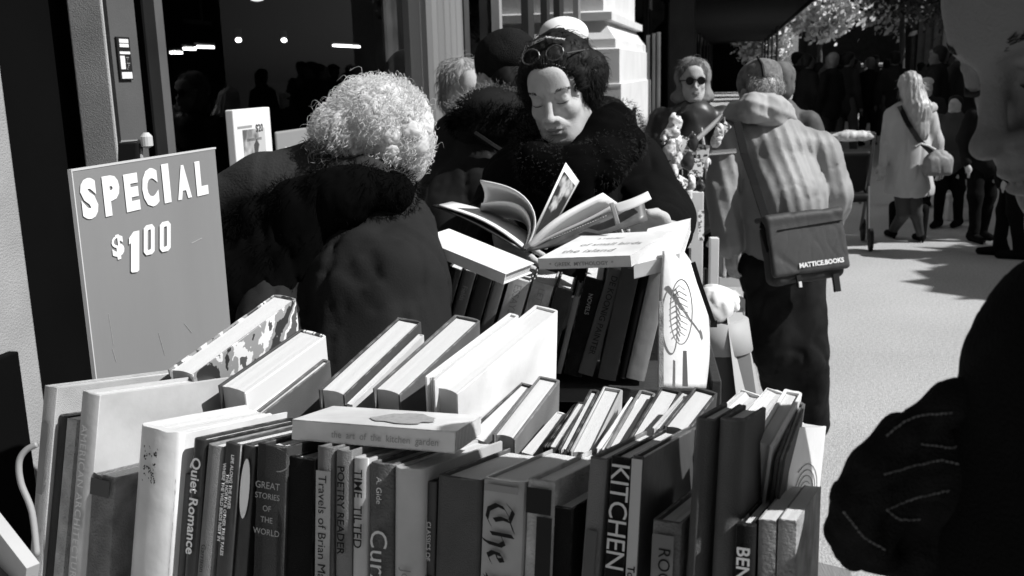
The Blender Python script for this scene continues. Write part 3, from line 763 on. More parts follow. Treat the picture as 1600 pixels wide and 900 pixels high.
T_ = spine_text
TH = [[(-.02,.74),(.18,.98),(.5,.86),(.86,1.02)],[(.40,.84),(.12,.66),(.04,.38),(.2,.10),(.5,.04),(.76,.2)],[(.52,.84),(.46,.58),(.54,.3)],
      [(1.0,1.0),(.98,.2)],[(1.0,.55),(1.25,.7),(1.35,.55),(1.3,.1),(1.2,-.1)],
      [(1.62,.4),(1.85,.5),(1.8,.68),(1.65,.6),(1.6,.3),(1.72,.12),(1.95,.25)],
      [(2.5,.95),(2.5,.15),(2.4,0)],[(2.35,.85),(2.75,.95),(3.0,.8),(2.98,.5),(2.6,.42)],[(2.35,.12),(2.7,.18)],
      [(3.3,.6),(3.55,.68),(3.6,.15),(3.75,.12)],[(3.55,.42),(3.3,.35),(3.32,.12),(3.55,.2)],[(3.95,.68),(4.0,.15),(4.15,.12)],[(4.0,.6),(4.25,.65)]]
def ornament(seed):
    rg = random.Random(seed); out = []
    for i in range(34):
        cx, cy = rg.uniform(0, 3.2), rg.uniform(0, 1.55); a0 = rg.uniform(0, 6.28); R = rg.uniform(.06, .16)
        out.append([(cx+R*math.cos(a0+a), cy+R*.8*math.sin(a0+a)) for a in np.linspace(0, rg.uniform(2, 5), 6)])
    return out
pale = flat_mat('pale_paper_label', .5, .7); paler = flat_mat('white_label', .72, .6); dkp = flat_mat('dark_label', .02, .5); midp = flat_mat('mid_label', .14, .6)

FR = front_book
FR(68, 601, 89, 42, 'tall grey clothbound book standing first at the left end of the cart', .38, d=.20, h=.28, bits=[patch(.25, .75, -.04, -.12, flat_mat('faint_print', .2), 'blind_stamp')], bulge=.002)
FR(92, 648, 105, 70, 'thin dark book between the leftmost grey book and a mottled pale one', .035, d=.14, push=.006)
FR(103, 653, 119, 81, 'thin book with a mottled pale spine near the left end', .42, 'worn', push=.004, hard=False)
FR(127, 611, 156, 104, 'large grey book lettered AMERICAN ARCHITECTURE down its spine', .44, 'jacket', d=.205, h=.28, bits=[T_('AMERICAN ARCHITECTURE', .0125, -.034, sp=1.15, ink=flat_mat('pale_ink', .6))])
FR(143, 738, 180, 133, 'short worn brown book with a ragged spine top', .12, 'worn', d=.12, bits=[patch(.1, .9, -.004, -.022, flat_mat('torn_cloth', .05), 'torn_patch')], lumpy=.002)
FR(221, 662, 288, 203, 'thick white jacketed book with a dark ornament high on its spine', .66, 'jacket', d=.17, h=.26, bits=[nib(ornament(2), .0115, -.018, INK_B, .13, 30, .40)], bulge=.010, lumpy=.002)
FR(284, 738, 301, 268, 'low grey book wedged right of the thick white one', .10, 'cloth', d=.12, push=.008)
FR(302, 684, 323, 287, 'black spined book lettered Quiet Romance in white', .02, 'jacket', d=.16, bits=[T_('Quiet Romance', .0155, -.018, bold=.02)])
FR(324, 693, 349, 306, 'plain dark grey clothbound book right of the Romance book', .15, 'cloth', d=.165, bits=[T_('Garrison', .008, -.1, ink=INK_B)])
FR(351, 690, 377, 335, 'black book with three columns of small white text down its spine', .03, 'jacket', d=.16, bits=[T_('WHERE THE WILD BIRDS NEST IN', .0052, -.02, bold=.03, xoff=-.0048), T_('THE NORTH & OTHER TRUE TALES', .0052, -.03, bold=.03, xoff=0), T_('LIFE ALONG THE RIVER', .0052, -.01, bold=.03, xoff=.0045)])
FR(379, 694, 400, 363, 'dark book with a white oval shape on its upper spine', .025, 'jacket', d=.155, bits=[patch(.25, .95, -.012, -.072, paler, 'oval_label', rad=1)], push=.003)
FR(401, 692, 449, 394, 'thick black book reading GREAT STORIES OF THE WORLD with a ring emblem', .022, 'cloth', d=.15, bits=[T_('GREAT', .0095, -.042, flip=True, ink=flat_mat('dim_gilt', .3)), T_('STORIES', .008, -.052, flip=True, ink=flat_mat('dim_gilt', .3)), T_('OF', .008, -.064, flip=True, ink=flat_mat('dim_gilt', .3)), T_('THE', .008, -.075, flip=True, ink=flat_mat('dim_gilt', .3)), T_('WORLD', .0085, -.087, flip=True, ink=flat_mat('dim_gilt', .3)), nib([[(0.35+.8*math.sin(a)-.3, .5+1.1*math.cos(a)) for a in np.linspace(-1.5, 1.5, 12)]], .014, -.012, flat_mat('dim_gilt', .3), .1, 60, .75)], lumpy=.004, bulge=.003)
FR(449, 712, 493, 444, 'plain black book in the shade right of the black stories volume', .012, 'cloth', d=.15, push=.004, lumpy=.004)
FR(495, 697, 522, 493, 'grey book lettered Travels of Brian Mac on a pale label', .10, 'cloth', d=.15, bits=[patch(.1, .95, -.022, -.19, flat_mat('grey_label', .3), 'label'), T_('Travels of Brian Mac', .0125, -.026, ink=INK_B)], lumpy=.003)
FR(524, 702, 550, 523, 'dark grey book with faint stamped title right of Travels', .13, 'cloth', d=.15, bits=[T_('POETRY READER', .011, -.014, ink=INK_B, bold=.02)], lumpy=.004)
FR(552, 714, 576, 550, 'mid grey slim book with dark lettering beginning TIME', .30, 'jacket', d=.14, bits=[T_('TIME  TILTED', .0125, -.010, ink=INK_B, bold=.01)])
FR(578, 722, 615, 577, 'patterned dark book with large pale curling letters on its spine', .07, 'worn', d=.15, bits=[T_('Curzio', .026, -.060, ink=flat_mat('pale_ink', .6)), T_('A. Gide', .008, -.012, ink=flat_mat('pale_ink', .6))], lumpy=.002)
FR(617, 728, 664, 616, 'smooth light grey jacketed book with faint vertical script', .42, 'jacket', d=.165, bits=[T_('Johannes', .014, -.09, ink=flat_mat('faint_ink', .2))], bulge=.007)
FR(667, 752, 684, 663, 'thin black book with tiny white vertical title', .02, 'jacket', d=.15, push=.005, bits=[T_('CLASSICS OF', .0062, -.035, ink=flat_mat('pale_ink', .6)), patch(.2, .8, -.085, -.1, pale)])
FR(684, 742, 753, 679, 'very wide plain dark clothbound book left of the blackletter one', .05, 'cloth', d=.15, bulge=.002)
FR(755, 745, 822, 749, 'pale grey book with big blackletter title The Pa', .34, 'jacket', d=.155, bits=[nib(TH, .0265, -.020, INK_B, .17, 40, .50), patch(.1, .9, -.004, -.010, flat_mat('head_band', .25))], bulge=.005)
FR(824, 748, 868, 818, 'book with a dark mottled top and pale spotted spine strip', .30, 'worn', d=.155, bits=[patch(.05, .95, -.006, -.028, dkp), patch(.45, 1.0, -.03, -.2, dkp, 'dark_band')], lumpy=.003)
FR(843, 787, 896, 839, 'low black book in shadow right of the blackletter book', .012, 'cloth', d=.135, push=.004)
FR(921, 714, 950, 907, 'dark grey book with a faint framed panel left of the kitchen book', .10, 'cloth', d=.155, bits=[patch(.2, .8, -.06, -.2, flat_mat('panel_grey', .07))])
FR(954, 712, 987, 942, 'black book lettered KITCHEN TECHNIQUE in tall white capitals', .012, 'jacket', d=.16, bits=[T_('KITCHEN TECHNIQUE', .0225, -.004, ink=flat_mat('pale_ink', .6), sp=.92)], bulge=.002)
FR(988, 712, 1006, 978, 'dark covered book with a pale spine leaning right of the kitchen book', .045, 'jacket', d=.19, h=.26, bulge=.001, bits=[patch(.02, .98, -.002, -.25, flat_mat('grey_spine', .45), 'spine_strip'), T_('To Bread and Sauces', .0085, -.09, ink=INK_B, bold=.02)])
FR(1020, 812, 1066, 1016, 'short ragged book with a pale spine label in front of the dark ones', .09, 'worn', d=.13, push=-.004, bits=[patch(.05, .8, -.01, -.2, midp), T_('ROOTS', .014, -.02, ink=INK_B)], lumpy=.004)
FR(1088, 652, 1120, 1072, 'dark round backed book, left one of two alike at the right', .05, 'cloth', d=.10, bulge=.010, h=.26)
FR(1126, 652, 1166, 1112, 'dark round backed book, right one of two alike at the right', .055, 'cloth', d=.085, bulge=.010, h=.26)
FR(1150, 818, 1180, 1147, 'short black book lettered BENET in white near the right end', .015, 'cloth', d=.14, push=-.012, bits=[T_('BENET', .014, -.016, bold=.02)])
FR(1184, 812, 1214, 1182, 'grey slipcased book, left of two alike near the right corner', .17, 'worn', d=.14, hard=False, push=-.006)
FR(1215, 812, 1246, 1212, 'grey slipcased book, right of two alike near the right corner', .19, 'worn', d=.14, hard=False, push=-.006)

# page-ends and covers fanned at the right end behind the front spines
def solve(A, px, py, L, far=True):
    """the point on the ray of a pixel at distance L from A (farther or nearer of the two)"""
    r = ray(px, py); o = CAM-A; a = r.dot(r); b_ = 2*r.dot(o); c = o.dot(o)-L*L; q = b_*b_-4*a*c
    t = -b_/(2*a)+(math.sqrt(q)/(2*a) if far else -math.sqrt(q)/(2*a)) if q > 0 else -b_/(2*a)
    return CAM+r*t
def row2(nx_, ny_, xr, fx, fy, label, g, kind='cloth', h=.24, hard=True, t=None, ref=None, up=None, bits=(), group='books packed fore edge forward behind the front row', xb=None, dmax=.26, lumpy=0.0, nrm=None):
    """book whose fore edge faces us: near top left corner at (nx_,ny_), near top right at x = xr, far top left at (fx,fy)"""
    ref = REF2 if ref is None else ref; n_ = b2 if nrm is None else nrm
    A = on_plane(nx_, ny_, ref, n_); u = u2 if up is None else up
    C = on_plane(fx, fy, A, u); b = (C-A); d = min(b.length, dmax); b.normalize(); r = b.cross(u).normalized(); u_ = r.cross(b)
    lo, hi = .001, .3
    for _ in range(40):
        m = (lo+hi)/2; p = A+r*m-CAM; x = 800+F*p.dot(CR)/p.dot(CF)
        if x < xr: lo = m
        else: hi = m
    t = lo-.0004
    # local frame: spine far: x' = -r, y' = -b, origin at the far right corner
    O = A+b*d+r*t
    return book_mesh(t, d, h, cover_mat(g, kind, len(label) % 6), hard, M=frameM(O, -r, -b, u_), label=label, group=group, lumpy=lumpy, spine_bits=bits, bulge=.002)
R2 = row2
R2(262, 577, 302, 428, 459, 'large picture book rising at the left behind the grey architecture book', .5, 'photo', h=.26)
R2(340, 602, 384, 470, 513, 'white topped book with striped picture cover at the left', .5, 'stripe', h=.22)
R2(372, 642, 392, 489, 556, 'white paper covered book leaning left behind the thick white one', .75, 'jacket')
R2(395, 646, 408, 505, 560, 'thin dark edged book beside the white paper covered one', .1, 'cloth')
R2(497, 608, 539, 622, 495, 'dark bound book with a grey fore edge, left of the middle group', .06, 'cloth')
R2(541, 630, 551, 655, 521, 'thin white book standing between two dark bound ones', .6, 'jacket', hard=False)
R2(582, 606, 626, 712, 491, 'dark bound book with brown cover right of a thin white book', .11, 'cloth')
R2(664, 588, 680, 797, 488, 'white jacketed book left of the large white one', .7, 'jacket')
R2(677, 604, 716, 838, 476, 'large white book whose broad pale cover faces right', .68, 'jacket', h=.25)
R2(722, 682, 766, 814, 596, 'book with white page tops and dark boards behind the flat book', .05, 'cloth')
R2(769, 678, 806, 842, 586, 'thick book with white page tops and a mid grey cover', .16, 'cloth')
R2(815, 706, 832, 872, 642, 'thin white paperback sunk low beside the mid grey cover', .75, 'jacket', hard=False)
R2(848, 697, 858, 896, 630, 'thin black book, leftmost of the narrow striped bunch', .02, 'cloth')
R2(859, 697, 869, 905, 627, 'thin dark book inside the narrow striped bunch', .04, 'jacket', hard=False)
R2(871, 702, 889, 922, 607, 'white topped book with dark edges just right of the narrow bunch', .03, 'cloth')
R2(890, 705, 925, 943, 603, 'white topped thick book with thin grey boards in the middle right', .35, 'jacket')
R2(930, 700, 945, 985, 620, 'slim striped book left of a dark gap in the back row', .12, 'stripe')
R2(946, 700, 974, 1000, 608, 'book with white pages and grey board right of the gap', .2, 'cloth')
R2(978, 690, 1016, 1032, 603, 'thick white topped book with black head edge near the second cart', .03, 'cloth')
R2(1019, 668, 1034, 1066, 614, 'slim white topped book near the right back corner', .5, 'jacket')
R2(1036, 664, 1075, 1086, 603, 'white topped book with dark boards at the right back corner', .05, 'cloth')
# right end, behind the two round-backed books
R2(1096, 664, 1128, 1160, 607, 'loose white pamphlet bundle lying over the right back corner', .75, 'jacket', hard=False, h=.2, lumpy=.006)
R2(1142, 672, 1176, 1200, 604, 'white unbound pages standing behind the round backed books', .75, 'jacket', hard=False, h=.2, lumpy=.006)
nR = r1*-.5+b1*.86; 
R2(1176, 690, 1208, 1226, 606, 'bright white book standing right of the round backed pair', .78, 'jacket', h=.24, ref=REF1+b1*.06, nrm=b1, dmax=.17)
R2(1212, 716, 1228, 1245, 627, 'white topped hardback with dark edge close to the right end', .1, 'cloth', h=.24, ref=REF1+b1*.06, nrm=b1, dmax=.16)

def prism(name, label, O, p1, p2, n, th, cov, group=None, hard=True, cat='book', over=True):
    """book lying down: O, O+p1 (along the spine), O+p2 (towards the fore edge), thickness th along n downwards"""
    ex, ey, ez = p1.normalized(), p2.normalized(), n.normalized()
    r = empty(name, O, label, cat, group); c = .0025 if hard else .0008; L1, L2 = p1.length, p2.length
    if ex.cross(ey).dot(ez) < 0: pass
    mb = MB(); mb.box(O, p1, p2, -ez*c).box(O-ez*(th-c), p1, p2, -ez*c).box(O-ez*c, p1, ey*c, -ez*(th-2*c)); mb.build('cover', cov, r, bevel=.0006)
    e = .004 if hard else .0008
    MB().box(O+ex*e+ey*(c+.0002)-ez*(c+.0002), ex*(L1-2*e), ey*(L2-c-e), -ez*(th-2*c-.0004)).build('pages', PAGES, r)
    return r
# flat book lying on the front row (white jacket, dark fruit picture, chamfered corner)
O = P(457, 655, .985); a_ = solve(O, 655, 686, .155, False); b_ = solve(O, 520, 634, .11, True); n_ = (a_-O).cross(b_-O).normalized()
flat1 = prism('book', 'white paperback with a dark round picture lying flat on the front row', O, (P(712, 674, (a_-CAM).dot(CF)*.985)-O), b_-O, n_, .020, cover_mat(.66, 'jacket', 3), hard=False)
def oval_on(root, c, ex, ey, n, m, name='picture', k=28, jag=.0):
    rg = random.Random(4); mb = MB(); pts = []
    for i in range(k):
        a = 6.283*i/k; q = 1+rg.uniform(-jag, jag); pts.append(c+n*.0012+ex*math.cos(a)*q+ey*math.sin(a)*q)
    mb.add(pts, [tuple(range(k))]); mb.build(name, m, root)
p1 = (P(712, 674, (a_-CAM).dot(CF)*.985)-O); p2 = b_-O
oval_on(flat1, O+p1*.62+p2*.45, p1*.19, p2*.30, n_, ramp_mat('fruit_print', [(0, .08), (.5, .35)], 160, constant=False), jag=.15)
def onto(root, s, size, o, ex, ey, ink, bold=0.0, name='lettering', extr=0.0):
    me = text_mesh(s, size, bold); ez = ex.cross(ey); me.transform(frameM(o, ex, ey, ez)); link(name, me, ink, root)
e1_ = p1.normalized(); dn = -n_
onto(flat1, 'the  art  of  the  kitchen  garden', .0095, O+e1_*.05+dn*.0145-p2.normalized()*.0012, e1_, n_, INK_G)

# ------------------------------------------------------------------ second cart
D2 = 1.97
r3 = camvec(.985, 0, -.12); r3.z = 0; r3.normalize(); b3 = Vector((-r3.y, r3.x, 0)); REF3 = P(960, 500, D2)
def cart2_book(xl, yl, xr, xb, yb, label, g, kind='cloth', d=.15, bits=(), push=0.0):
    ref = REF3+b3*push; A = on_plane(xl, yl, ref, b3); Bm = on_plane(xb, yb, ref, b3); u = (A-Bm).normalized(); h = (A-Bm).length
    bb = b3; r = bb.cross(u).normalized()
    lo, hi = .001, .3
    for _ in range(40):
        m = (lo+hi)/2; p = A+r*m-CAM; x = 800+F*p.dot(CR)/p.dot(CF)
        if x < xr: lo = m
        else: hi = m
    return book_mesh(lo-.0004, d, h, cover_mat(g, kind, len(label) % 6), True, M=frameM(A, r, bb, u), label=label, group='books leaning on the second cart', spine_bits=bits, bulge=.003)
B3 = cart2_book
B3(702, 416, 722, 660, 560, 'black leaning book farthest left on the second cart', .015)
B3(724, 421, 744, 682, 575, 'black leaning book with faint title, second from the left on the far cart', .02, bits=[T_('Fields', .014, -.03, ink=flat_mat('faint_ink2', .09))])
B3(746, 428, 770, 700, 590, 'black wide leaning book third from the left on the far cart', .018)
B3(772, 434, 790, 728, 590, 'dark grey leaning book beside the first pale spine on the far cart', .08)
B3(797, 432, 829, 752, 590, 'pale spined leaning book under the flat white hardback', .5, 'jacket', bits=[T_('ESSAYS', .02, -.01, ink=INK_G)])
B3(833, 438, 866, 790, 590, 'pale spined leaning book behind the large white cover', .45, 'worn', bits=[T_('LETTERS', .018, -.01, ink=INK_G)])
B3(869, 448, 896, 830, 590, 'dark mottled leaning book just right of the large white cover', .035, 'worn')
B3(897, 462, 906, 868, 583, 'thin grey leaning pamphlet low on the second cart', .2)
B3(914, 432, 944, 880, 583, 'black leaning book with a worn head on the second cart', .012, 'worn', bits=[T_('NOVELS', .012, -.03, ink=INK_G)])
B3(952, 418, 976, 903, 582, 'grey book with dark embossed lettering leaning on the second cart', .09, 'cloth', push=-.006, bits=[T_('DE KOONIG PAINTER', .017, -.012, ink=flat_mat('dark_emboss', .025), bold=.01)])
B3(977, 394, 1006, 934, 590, 'tall dark grey book leaning highest on the second cart', .06, 'cloth', push=-.012, bits=[patch(.3, .7, -.012, -.03, flat_mat('small_crest', .15))])
B3(1006, 416, 1018, 968, 590, 'thin black book right of the tall dark grey one', .01)
B3(1018, 416, 1048, 978, 590, 'light grey plain book at the right of the second cart', .30, 'jacket', push=-.003)
# shelf, cart body
WOODD = mat('dark_cart_wood', .035, .6, .3, 4, .2, 80, stretch=(1, 1, 6)); WOODG = mat('worn_cart_wood', .16, .6, .4, 3, .2, 60, stretch=(6, 1, 1))
def cart2():
    a = on_plane(640, 592, REF3, b3); c = on_plane(1040, 602, REF3, b3)
    z = min(a.z, c.z)-.002; xa = a.dot(r3); xc = on_plane(1110, 600, REF3, b3).dot(r3)
    yo = REF3.dot(b3)-.02; up = Vector((0, 0, 1))
    def pt(x, y, zz): return r3*x+b3*y+Vector((0, 0, zz))
    r = empty('book_cart', pt((xa+xc)/2, yo+.2, 0), 'dark wooden cart holding the leaning books beside the reading woman', 'book cart')
    MB().box(pt(xa-.1, yo, z-.03), r3*(xc-xa+.1), b3*.44, up*.03).build('shelf', WOODD, r, bevel=.003)
    MB().box(pt(xa-.1, yo+.2, z), r3*(xc-xa+.07), b3*.02, up*.14).build('divider', WOODD, r)
    MB().box(pt(xa-.1, yo, z-.42), r3*(xc-xa+.1), b3*.44, up*.03).build('shelf', WOODD, r, bevel=.003)
    for x in (xa-.12, xc): MB().box(pt(x, yo, .14), r3*.02, b3*.44, up*(z+.02-.14)).build('side_panel', WOODD, r, bevel=.003)
    for x in (xa-.08, xc-.02):
        for y in (yo+.04, yo+.4):
            w_ = MB().lathe(pt(x-.015, y, .06), [(.02, 0), (.06, .004), (.06, .026), (.02, .03)], 16, axis=r3).build('caster', flat_mat('caster_rubber', .02), r)
    return z, pt, xa, xc, yo
CZ, PT3, XA3, XC3, YO3 = cart2()
# white hardback lying on the leaning books
O = P(790, 428, 1.86); p_ = solve(O, 654, 372, .19, True)-O; q_ = P(835, 411, 1.915)-O; n_ = p_.cross(q_); n_ = n_ if n_.z > 0 else -n_
prism('book', 'white hardback lying tilted beneath the open book', O, p_, q_, n_.normalized(), .024, cover_mat(.72, 'jacket', 4))
O = P(840, 404, 1.86); p_ = P(985, 399, 1.80)-O; q_ = solve(O, 912, 366, .15, True)-O; n_ = p_.cross(q_); n_ = (n_ if n_.z > 0 else -n_).normalized()
fb = prism('book', 'white book with a titled pale spine lying level in front of the reader', O, p_, q_, n_, .022, cover_mat(.74, 'jacket', 2), hard=False)
ex = p_.normalized(); onto(fb, '*  GREEK  MYTHOLOGY  *', .0105, O+ex*.022-n_*.016-q_.normalized()*.0015, ex, n_, INK_G, .01)
for k, (w_, z_) in enumerate((('the island', .026), ('of small birds', .022), ('a reader', .015))): onto(fb, w_, z_, O+ex*(.028+.012*k)+q_*(.18+.27*k)+n_*.001, ex, q_.normalized(), flat_mat('grey_text', .2), .0)
# second white flat book to its right, reaching the reader's cuff
O = P(990, 414, 1.82); p_ = P(1062, 396, 1.84)-O; q_ = solve(O, 1012, 357, .14, True)-O; n_ = p_.cross(q_); n_ = (n_ if n_.z > 0 else -n_).normalized()
prism('book', 'white book lying against the black coat cuff', O, p_, q_, n_, .03, cover_mat(.78, 'jacket', 1), hard=False)
# big white softcover standing bent at the right end, with an oval drawing
def softcover():
    d = 1.83
    rows = []
    for (yy, x0, x1) in ((392, 1036, 1062), (420, 1034, 1084), (470, 1030, 1100), (520, 1029, 1106), (570, 1029, 1104), (606, 1028, 1099)):
        rows.append([P(x0+(x1-x0)*f, yy, d+.10*f*f-.03*f) for f in (0, .33, .66, 1)])
    r = empty('book', rows[-1][1], 'large white softcover with an oval drawing standing at the end of the second cart', 'book')
    sheet('cover', rows, cover_mat(.8, 'jacket', 5), r, .012)
    c = P(1062, 490, d-.012); mb = MB()
    ring = [P(1061+17*math.cos(a), 487+50*math.sin(a), d-.010+.02) for a in np.linspace(0, 6.283, 30)]
    for q in range(len(ring)): ring[q] = ring[q]-CF*.024
    mb.tube(ring, .0012, 5, caps=False)
    rg = random.Random(3)
    for k in range(9):
        y0 = 450+k*9; x_ = 16*math.sqrt(max(0, 1-((y0-487)/48)**2)); mb.tube([P(1061-x_, y0+7, d-.004), P(1061, y0-4, d-.004), P(1061+x_*.9, y0+3, d-.004)], .0011, 4)
    mb.build('oval_drawing', INK_G, r)
    MB().add([P(1067, 548, d-.012), P(1073, 548, d-.012), P(1075, 604, d-.012), P(1066, 604, d-.012)], [(0, 1, 2, 3)]).build('printed_bar', flat_mat('mid_label', .14), r)
    MB().add([P(1030, 470, d-.018), P(1037, 470, d-.018), P(1037, 604, d-.018), P(1030, 604, d-.018)], [(0, 1, 2, 3)]).build('spine_print', cover_mat(.3, 'worn', 2), r)
softcover()

# ------------------------------------------------------------------ first cart
def cart1():
    up = Vector((0, 0, 1))
    A = REF1-u1*.246; rr = Vector((r1.x, r1.y, 0)).normalized(); bb = Vector((-rr.y, rr.x, 0))
    x0 = (on_plane(30, 880, REF1, b1)-A).dot(r1)-.02; x1 = (on_plane(1262, 890, REF1, b1)-A).dot(r1)+.02
    r = empty('book_cart', Vector((A.x, A.y, 0))+bb*.2, 'long wooden book cart packed with books in the foreground', 'book cart')
    f0 = A+r1*x0-b1*.01; MB().box(f0, r1*(x1-x0), b1*.20, -u1*.018).build('shelf', WOODG, r, bevel=.002)
    g0 = f0+b1*.205
    A2 = REF2-u2*.262; y = r2*((f0-A2).dot(r2)); h0 = A2+y; MB().box(h0, r2*(x1-x0), b2*.24, -u2*.018).build('shelf', WOODG, r, bevel=.002)
    z = A.z-.10; c0 = Vector((f0.x, f0.y, 0)); L = x1-x0
    for x in (0.0, L-.02): MB().box(c0+rr*x+up*.12, rr*.02, bb*.46, up*(z-.12)).build('side_panel', WOODG, r, bevel=.003)
    MB().box(c0+rr*.021+bb*.22+up*.5, rr*(L-.042), bb*.02, up*(z-.5)).build('divider', WOODG, r)
    for zz in (.3, .62): MB().box(c0+rr*.021+bb*.0+up*zz, rr*(L-.042), bb*.21, up*.02).build('shelf', WOODG, r, bevel=.002)
    for x in (.06, L-.08):
        for y in (.05, .40): MB().lathe(c0+rr*x+bb*y+up*.06, [(.02, 0), (.06, .004), (.06, .026), (.02, .03)], 16, axis=rr).build('caster', flat_mat('caster_rubber', .02), r)
    # curved strap handle at the left end
    d = 1.08; pts = [P(58, 868, d), P(50, 800, d), P(33, 755, d), (P(30, 722, d)), P(40, 704, d), P(58, 694, d)]
    MB().tube(smooth_pts(pts), .0035, 10).build('loop_handle', mat('grey_strap', .3, .5), r, smooth=True)
    return r
cart1()
# pale board edge in the lower left corner
r = empty('wooden_tray', P(8, 900, .95), 'pale edged tray corner at the bottom left of the picture', 'tray')
MB().bar(P(-40, 800, .95), P(48, 915, .90), .012, .05).build('rim', mat('pale_wood', .45, .6), r)
MB().bar(P(-60, 850, .945), P(28, 925, .90), .03, .008).build('floor', mat('worn_cart_wood', .16), r)

# the right-hand end book: a big white cover with a faint drawing
def endbook():
    TL, TR, BL = P(1232, 672, .93), P(1290, 672, .885), P(1208, 990, .97)
    ex = (TR-TL); ey = (BL-TL); n = ey.cross(ex).normalized()
    if n.dot(CF) > 0: n = -n
    r = empty('book', BL, 'white paperback with a faint pencil drawing facing out at the right end of the cart', 'book')
    A = P(1240, 668, .87); B = P(1291, 666, .985)
    mb = MB(); O = A; e1 = B-A; d_ = (P(1206, 990, .875)-A); nn = e1.cross(d_).normalized(); nn = nn if nn.dot(CR) < 0 else -nn
    mb.box(O, e1, d_, nn*.002); mb.box(O+nn*.022, e1, d_, nn*.002); mb.build('cover', cover_mat(.78, 'jacket', 0), r)
    MB().box(O+nn*.0022+d_*.004, e1*.99, d_*.99, nn*.0196).build('pages', PAGES, r)
    mb = MB(); rg = random.Random(5)
    for k in range(5):
        pts = [O+e1*(.5+(.1+.07*k)*math.cos(a))+d_*(.34+(.03+.03*k)*math.sin(a))-nn*.0006 for a in np.linspace(k, k+4.5, 16)]; mb.tube(pts, .0004, 4)
    mb.build('pencil_drawing', INK_G, r)
endbook()

# ------------------------------------------------------------------ the SPECIAL sign
def special():
    SIGN = mat('matt_grey_signboard', .20, .6, .10, 6, .06, 40, detail=12, stretch=(1, 1, .25))
    A = P(111, 268, 1.20); t = A.dot(TD)
    s0 = A.dot(SD); s1, zr = on_t(337, 236, t); _, z1 = on_t(112, 266, t); _, z0 = on_t(125, 592, t)
    z0 -= .05; r = empty('special_sign', S((s0+s1)/2, t, z0), 'grey board sign reading SPECIAL $1.00 standing at the left of the cart', 'sign')
    bd = MB().sbox(s0, s1, t-.004, t, z0, z1).build('board', SIGN, r, bevel=.002)
    mb = MB(); e = .004
    e = .0022; mb.sbox(s0-.0005, s0+.0015, t-.0045, t+.0008, z0, z1+.001).sbox(s0+.0016, s1+.0005, t-.0045, t+.0008, z1-.0015, z1+.001); mb.build('edge_trim', flat_mat('trim_light', .5), r)
    W, H = s1-s0, z1-z0
    def letters(s, px, py, px2, hpx, bold, sx=1.0):
        """text whose baseline starts at (px,py) and ends at px2, cap height hpx pixels at its start"""
        a, za = on_t(px, py, t+.002); b, _ = on_t(px2, py, t+.002); _, zt = on_t(px, py-hpx, t+.002)
        me = text_mesh(s, 1.0, bold); co = np.array([v.co for v in me.vertices]); w0, w1, h1, h0 = co[:, 0].min(), co[:, 0].max(), co[:, 1].max(), co[:, 1].min()
        kx = (b-a)/(w1-w0); kz = (zt-za)/(h1-h0)
        me.transform(Matrix(((kx, 0, 0, -w0*kx), (0, kz, 0, -h0*kz), (0, 0, 1, 0), (0, 0, 0, 1))))
        M = frameM(S(a, t+.0016, za), SD, Vector((0, 0, 1)), TD); me.transform(M); link('lettering', me, INK_W, r)
    # single letters, unevenly set as in the photograph: (char, x0, x1, baseline y, height)
    for ch, xa, xb_, y, hh in (('S', 131, 157, 345, 66), ('P', 166, 192, 339, 64), ('E', 199, 221, 332, 60), ('C', 226, 251, 326, 62), ('I', 258, 269, 318, 62), ('A', 279, 301, 313, 54), ('L', 309, 327, 307, 55)):
        letters(ch, xa, y, xb_, hh, .065)
    letters('$', 178, 408, 197, 40, .04)
    def poly(pts, name='lettering'):
        v = []
        for x, y in pts: a, z = on_t(x, y, t+.0035); v.append(S(a, t+.0022, z))
        return v
    mb = MB(); mb.add(poly([(203, 372), (210, 362), (219, 360), (219, 422), (216, 425), (208, 426), (206, 424), (206, 380), (203, 382)]), [tuple(range(9))][::-1]); mb.build('lettering', INK_W, r)
    for x0, x1_, yy in ((226, 243, 399), (251, 268, 394)):
        h_ = 47; o = [(x0+4, yy), (x1_-4, yy-2), (x1_, yy-7), (x1_, yy-h_+3), (x1_-4, yy-h_-2), (x0+4, yy-h_), (x0, yy-h_+5), (x0, yy-5)]
        i_ = [(x0+6.5, yy-8), (x1_-6.5, yy-9.5), (x1_-6, yy-11), (x1_-6, yy-h_+8), (x1_-6.5, yy-h_+6), (x0+6.5, yy-h_+8), (x0+6, yy-h_+10), (x0+6, yy-10)]
        mb = MB(); mb.add(poly(o)+poly(i_), [(k, (k+1) % 8, 8+(k+1) % 8, 8+k) for k in range(8)]); mb.build('lettering', INK_W, r)
    # scratches
    mb = MB()
    for (x0, y0, x1_, y1_) in ((170, 490, 178, 540), (248, 520, 258, 555), (288, 505, 300, 520), (300, 380, 316, 372), (176, 545, 182, 565)):
        a, za = on_t(x0, y0, t+.001); b, zb = on_t(x1_, y1_, t+.001); mb.bar(S(a, t+.0005, za), S(b, t+.0005, zb), .0006, .0004)
    mb.build('scratch', flat_mat('scratch', .45), r)
    MB().bar(S((s0+s1)/2, t-.03, .0), S((s0+s1)/2, t-.03, z0+.1), .03).build('stand', WOODD, r)
special()
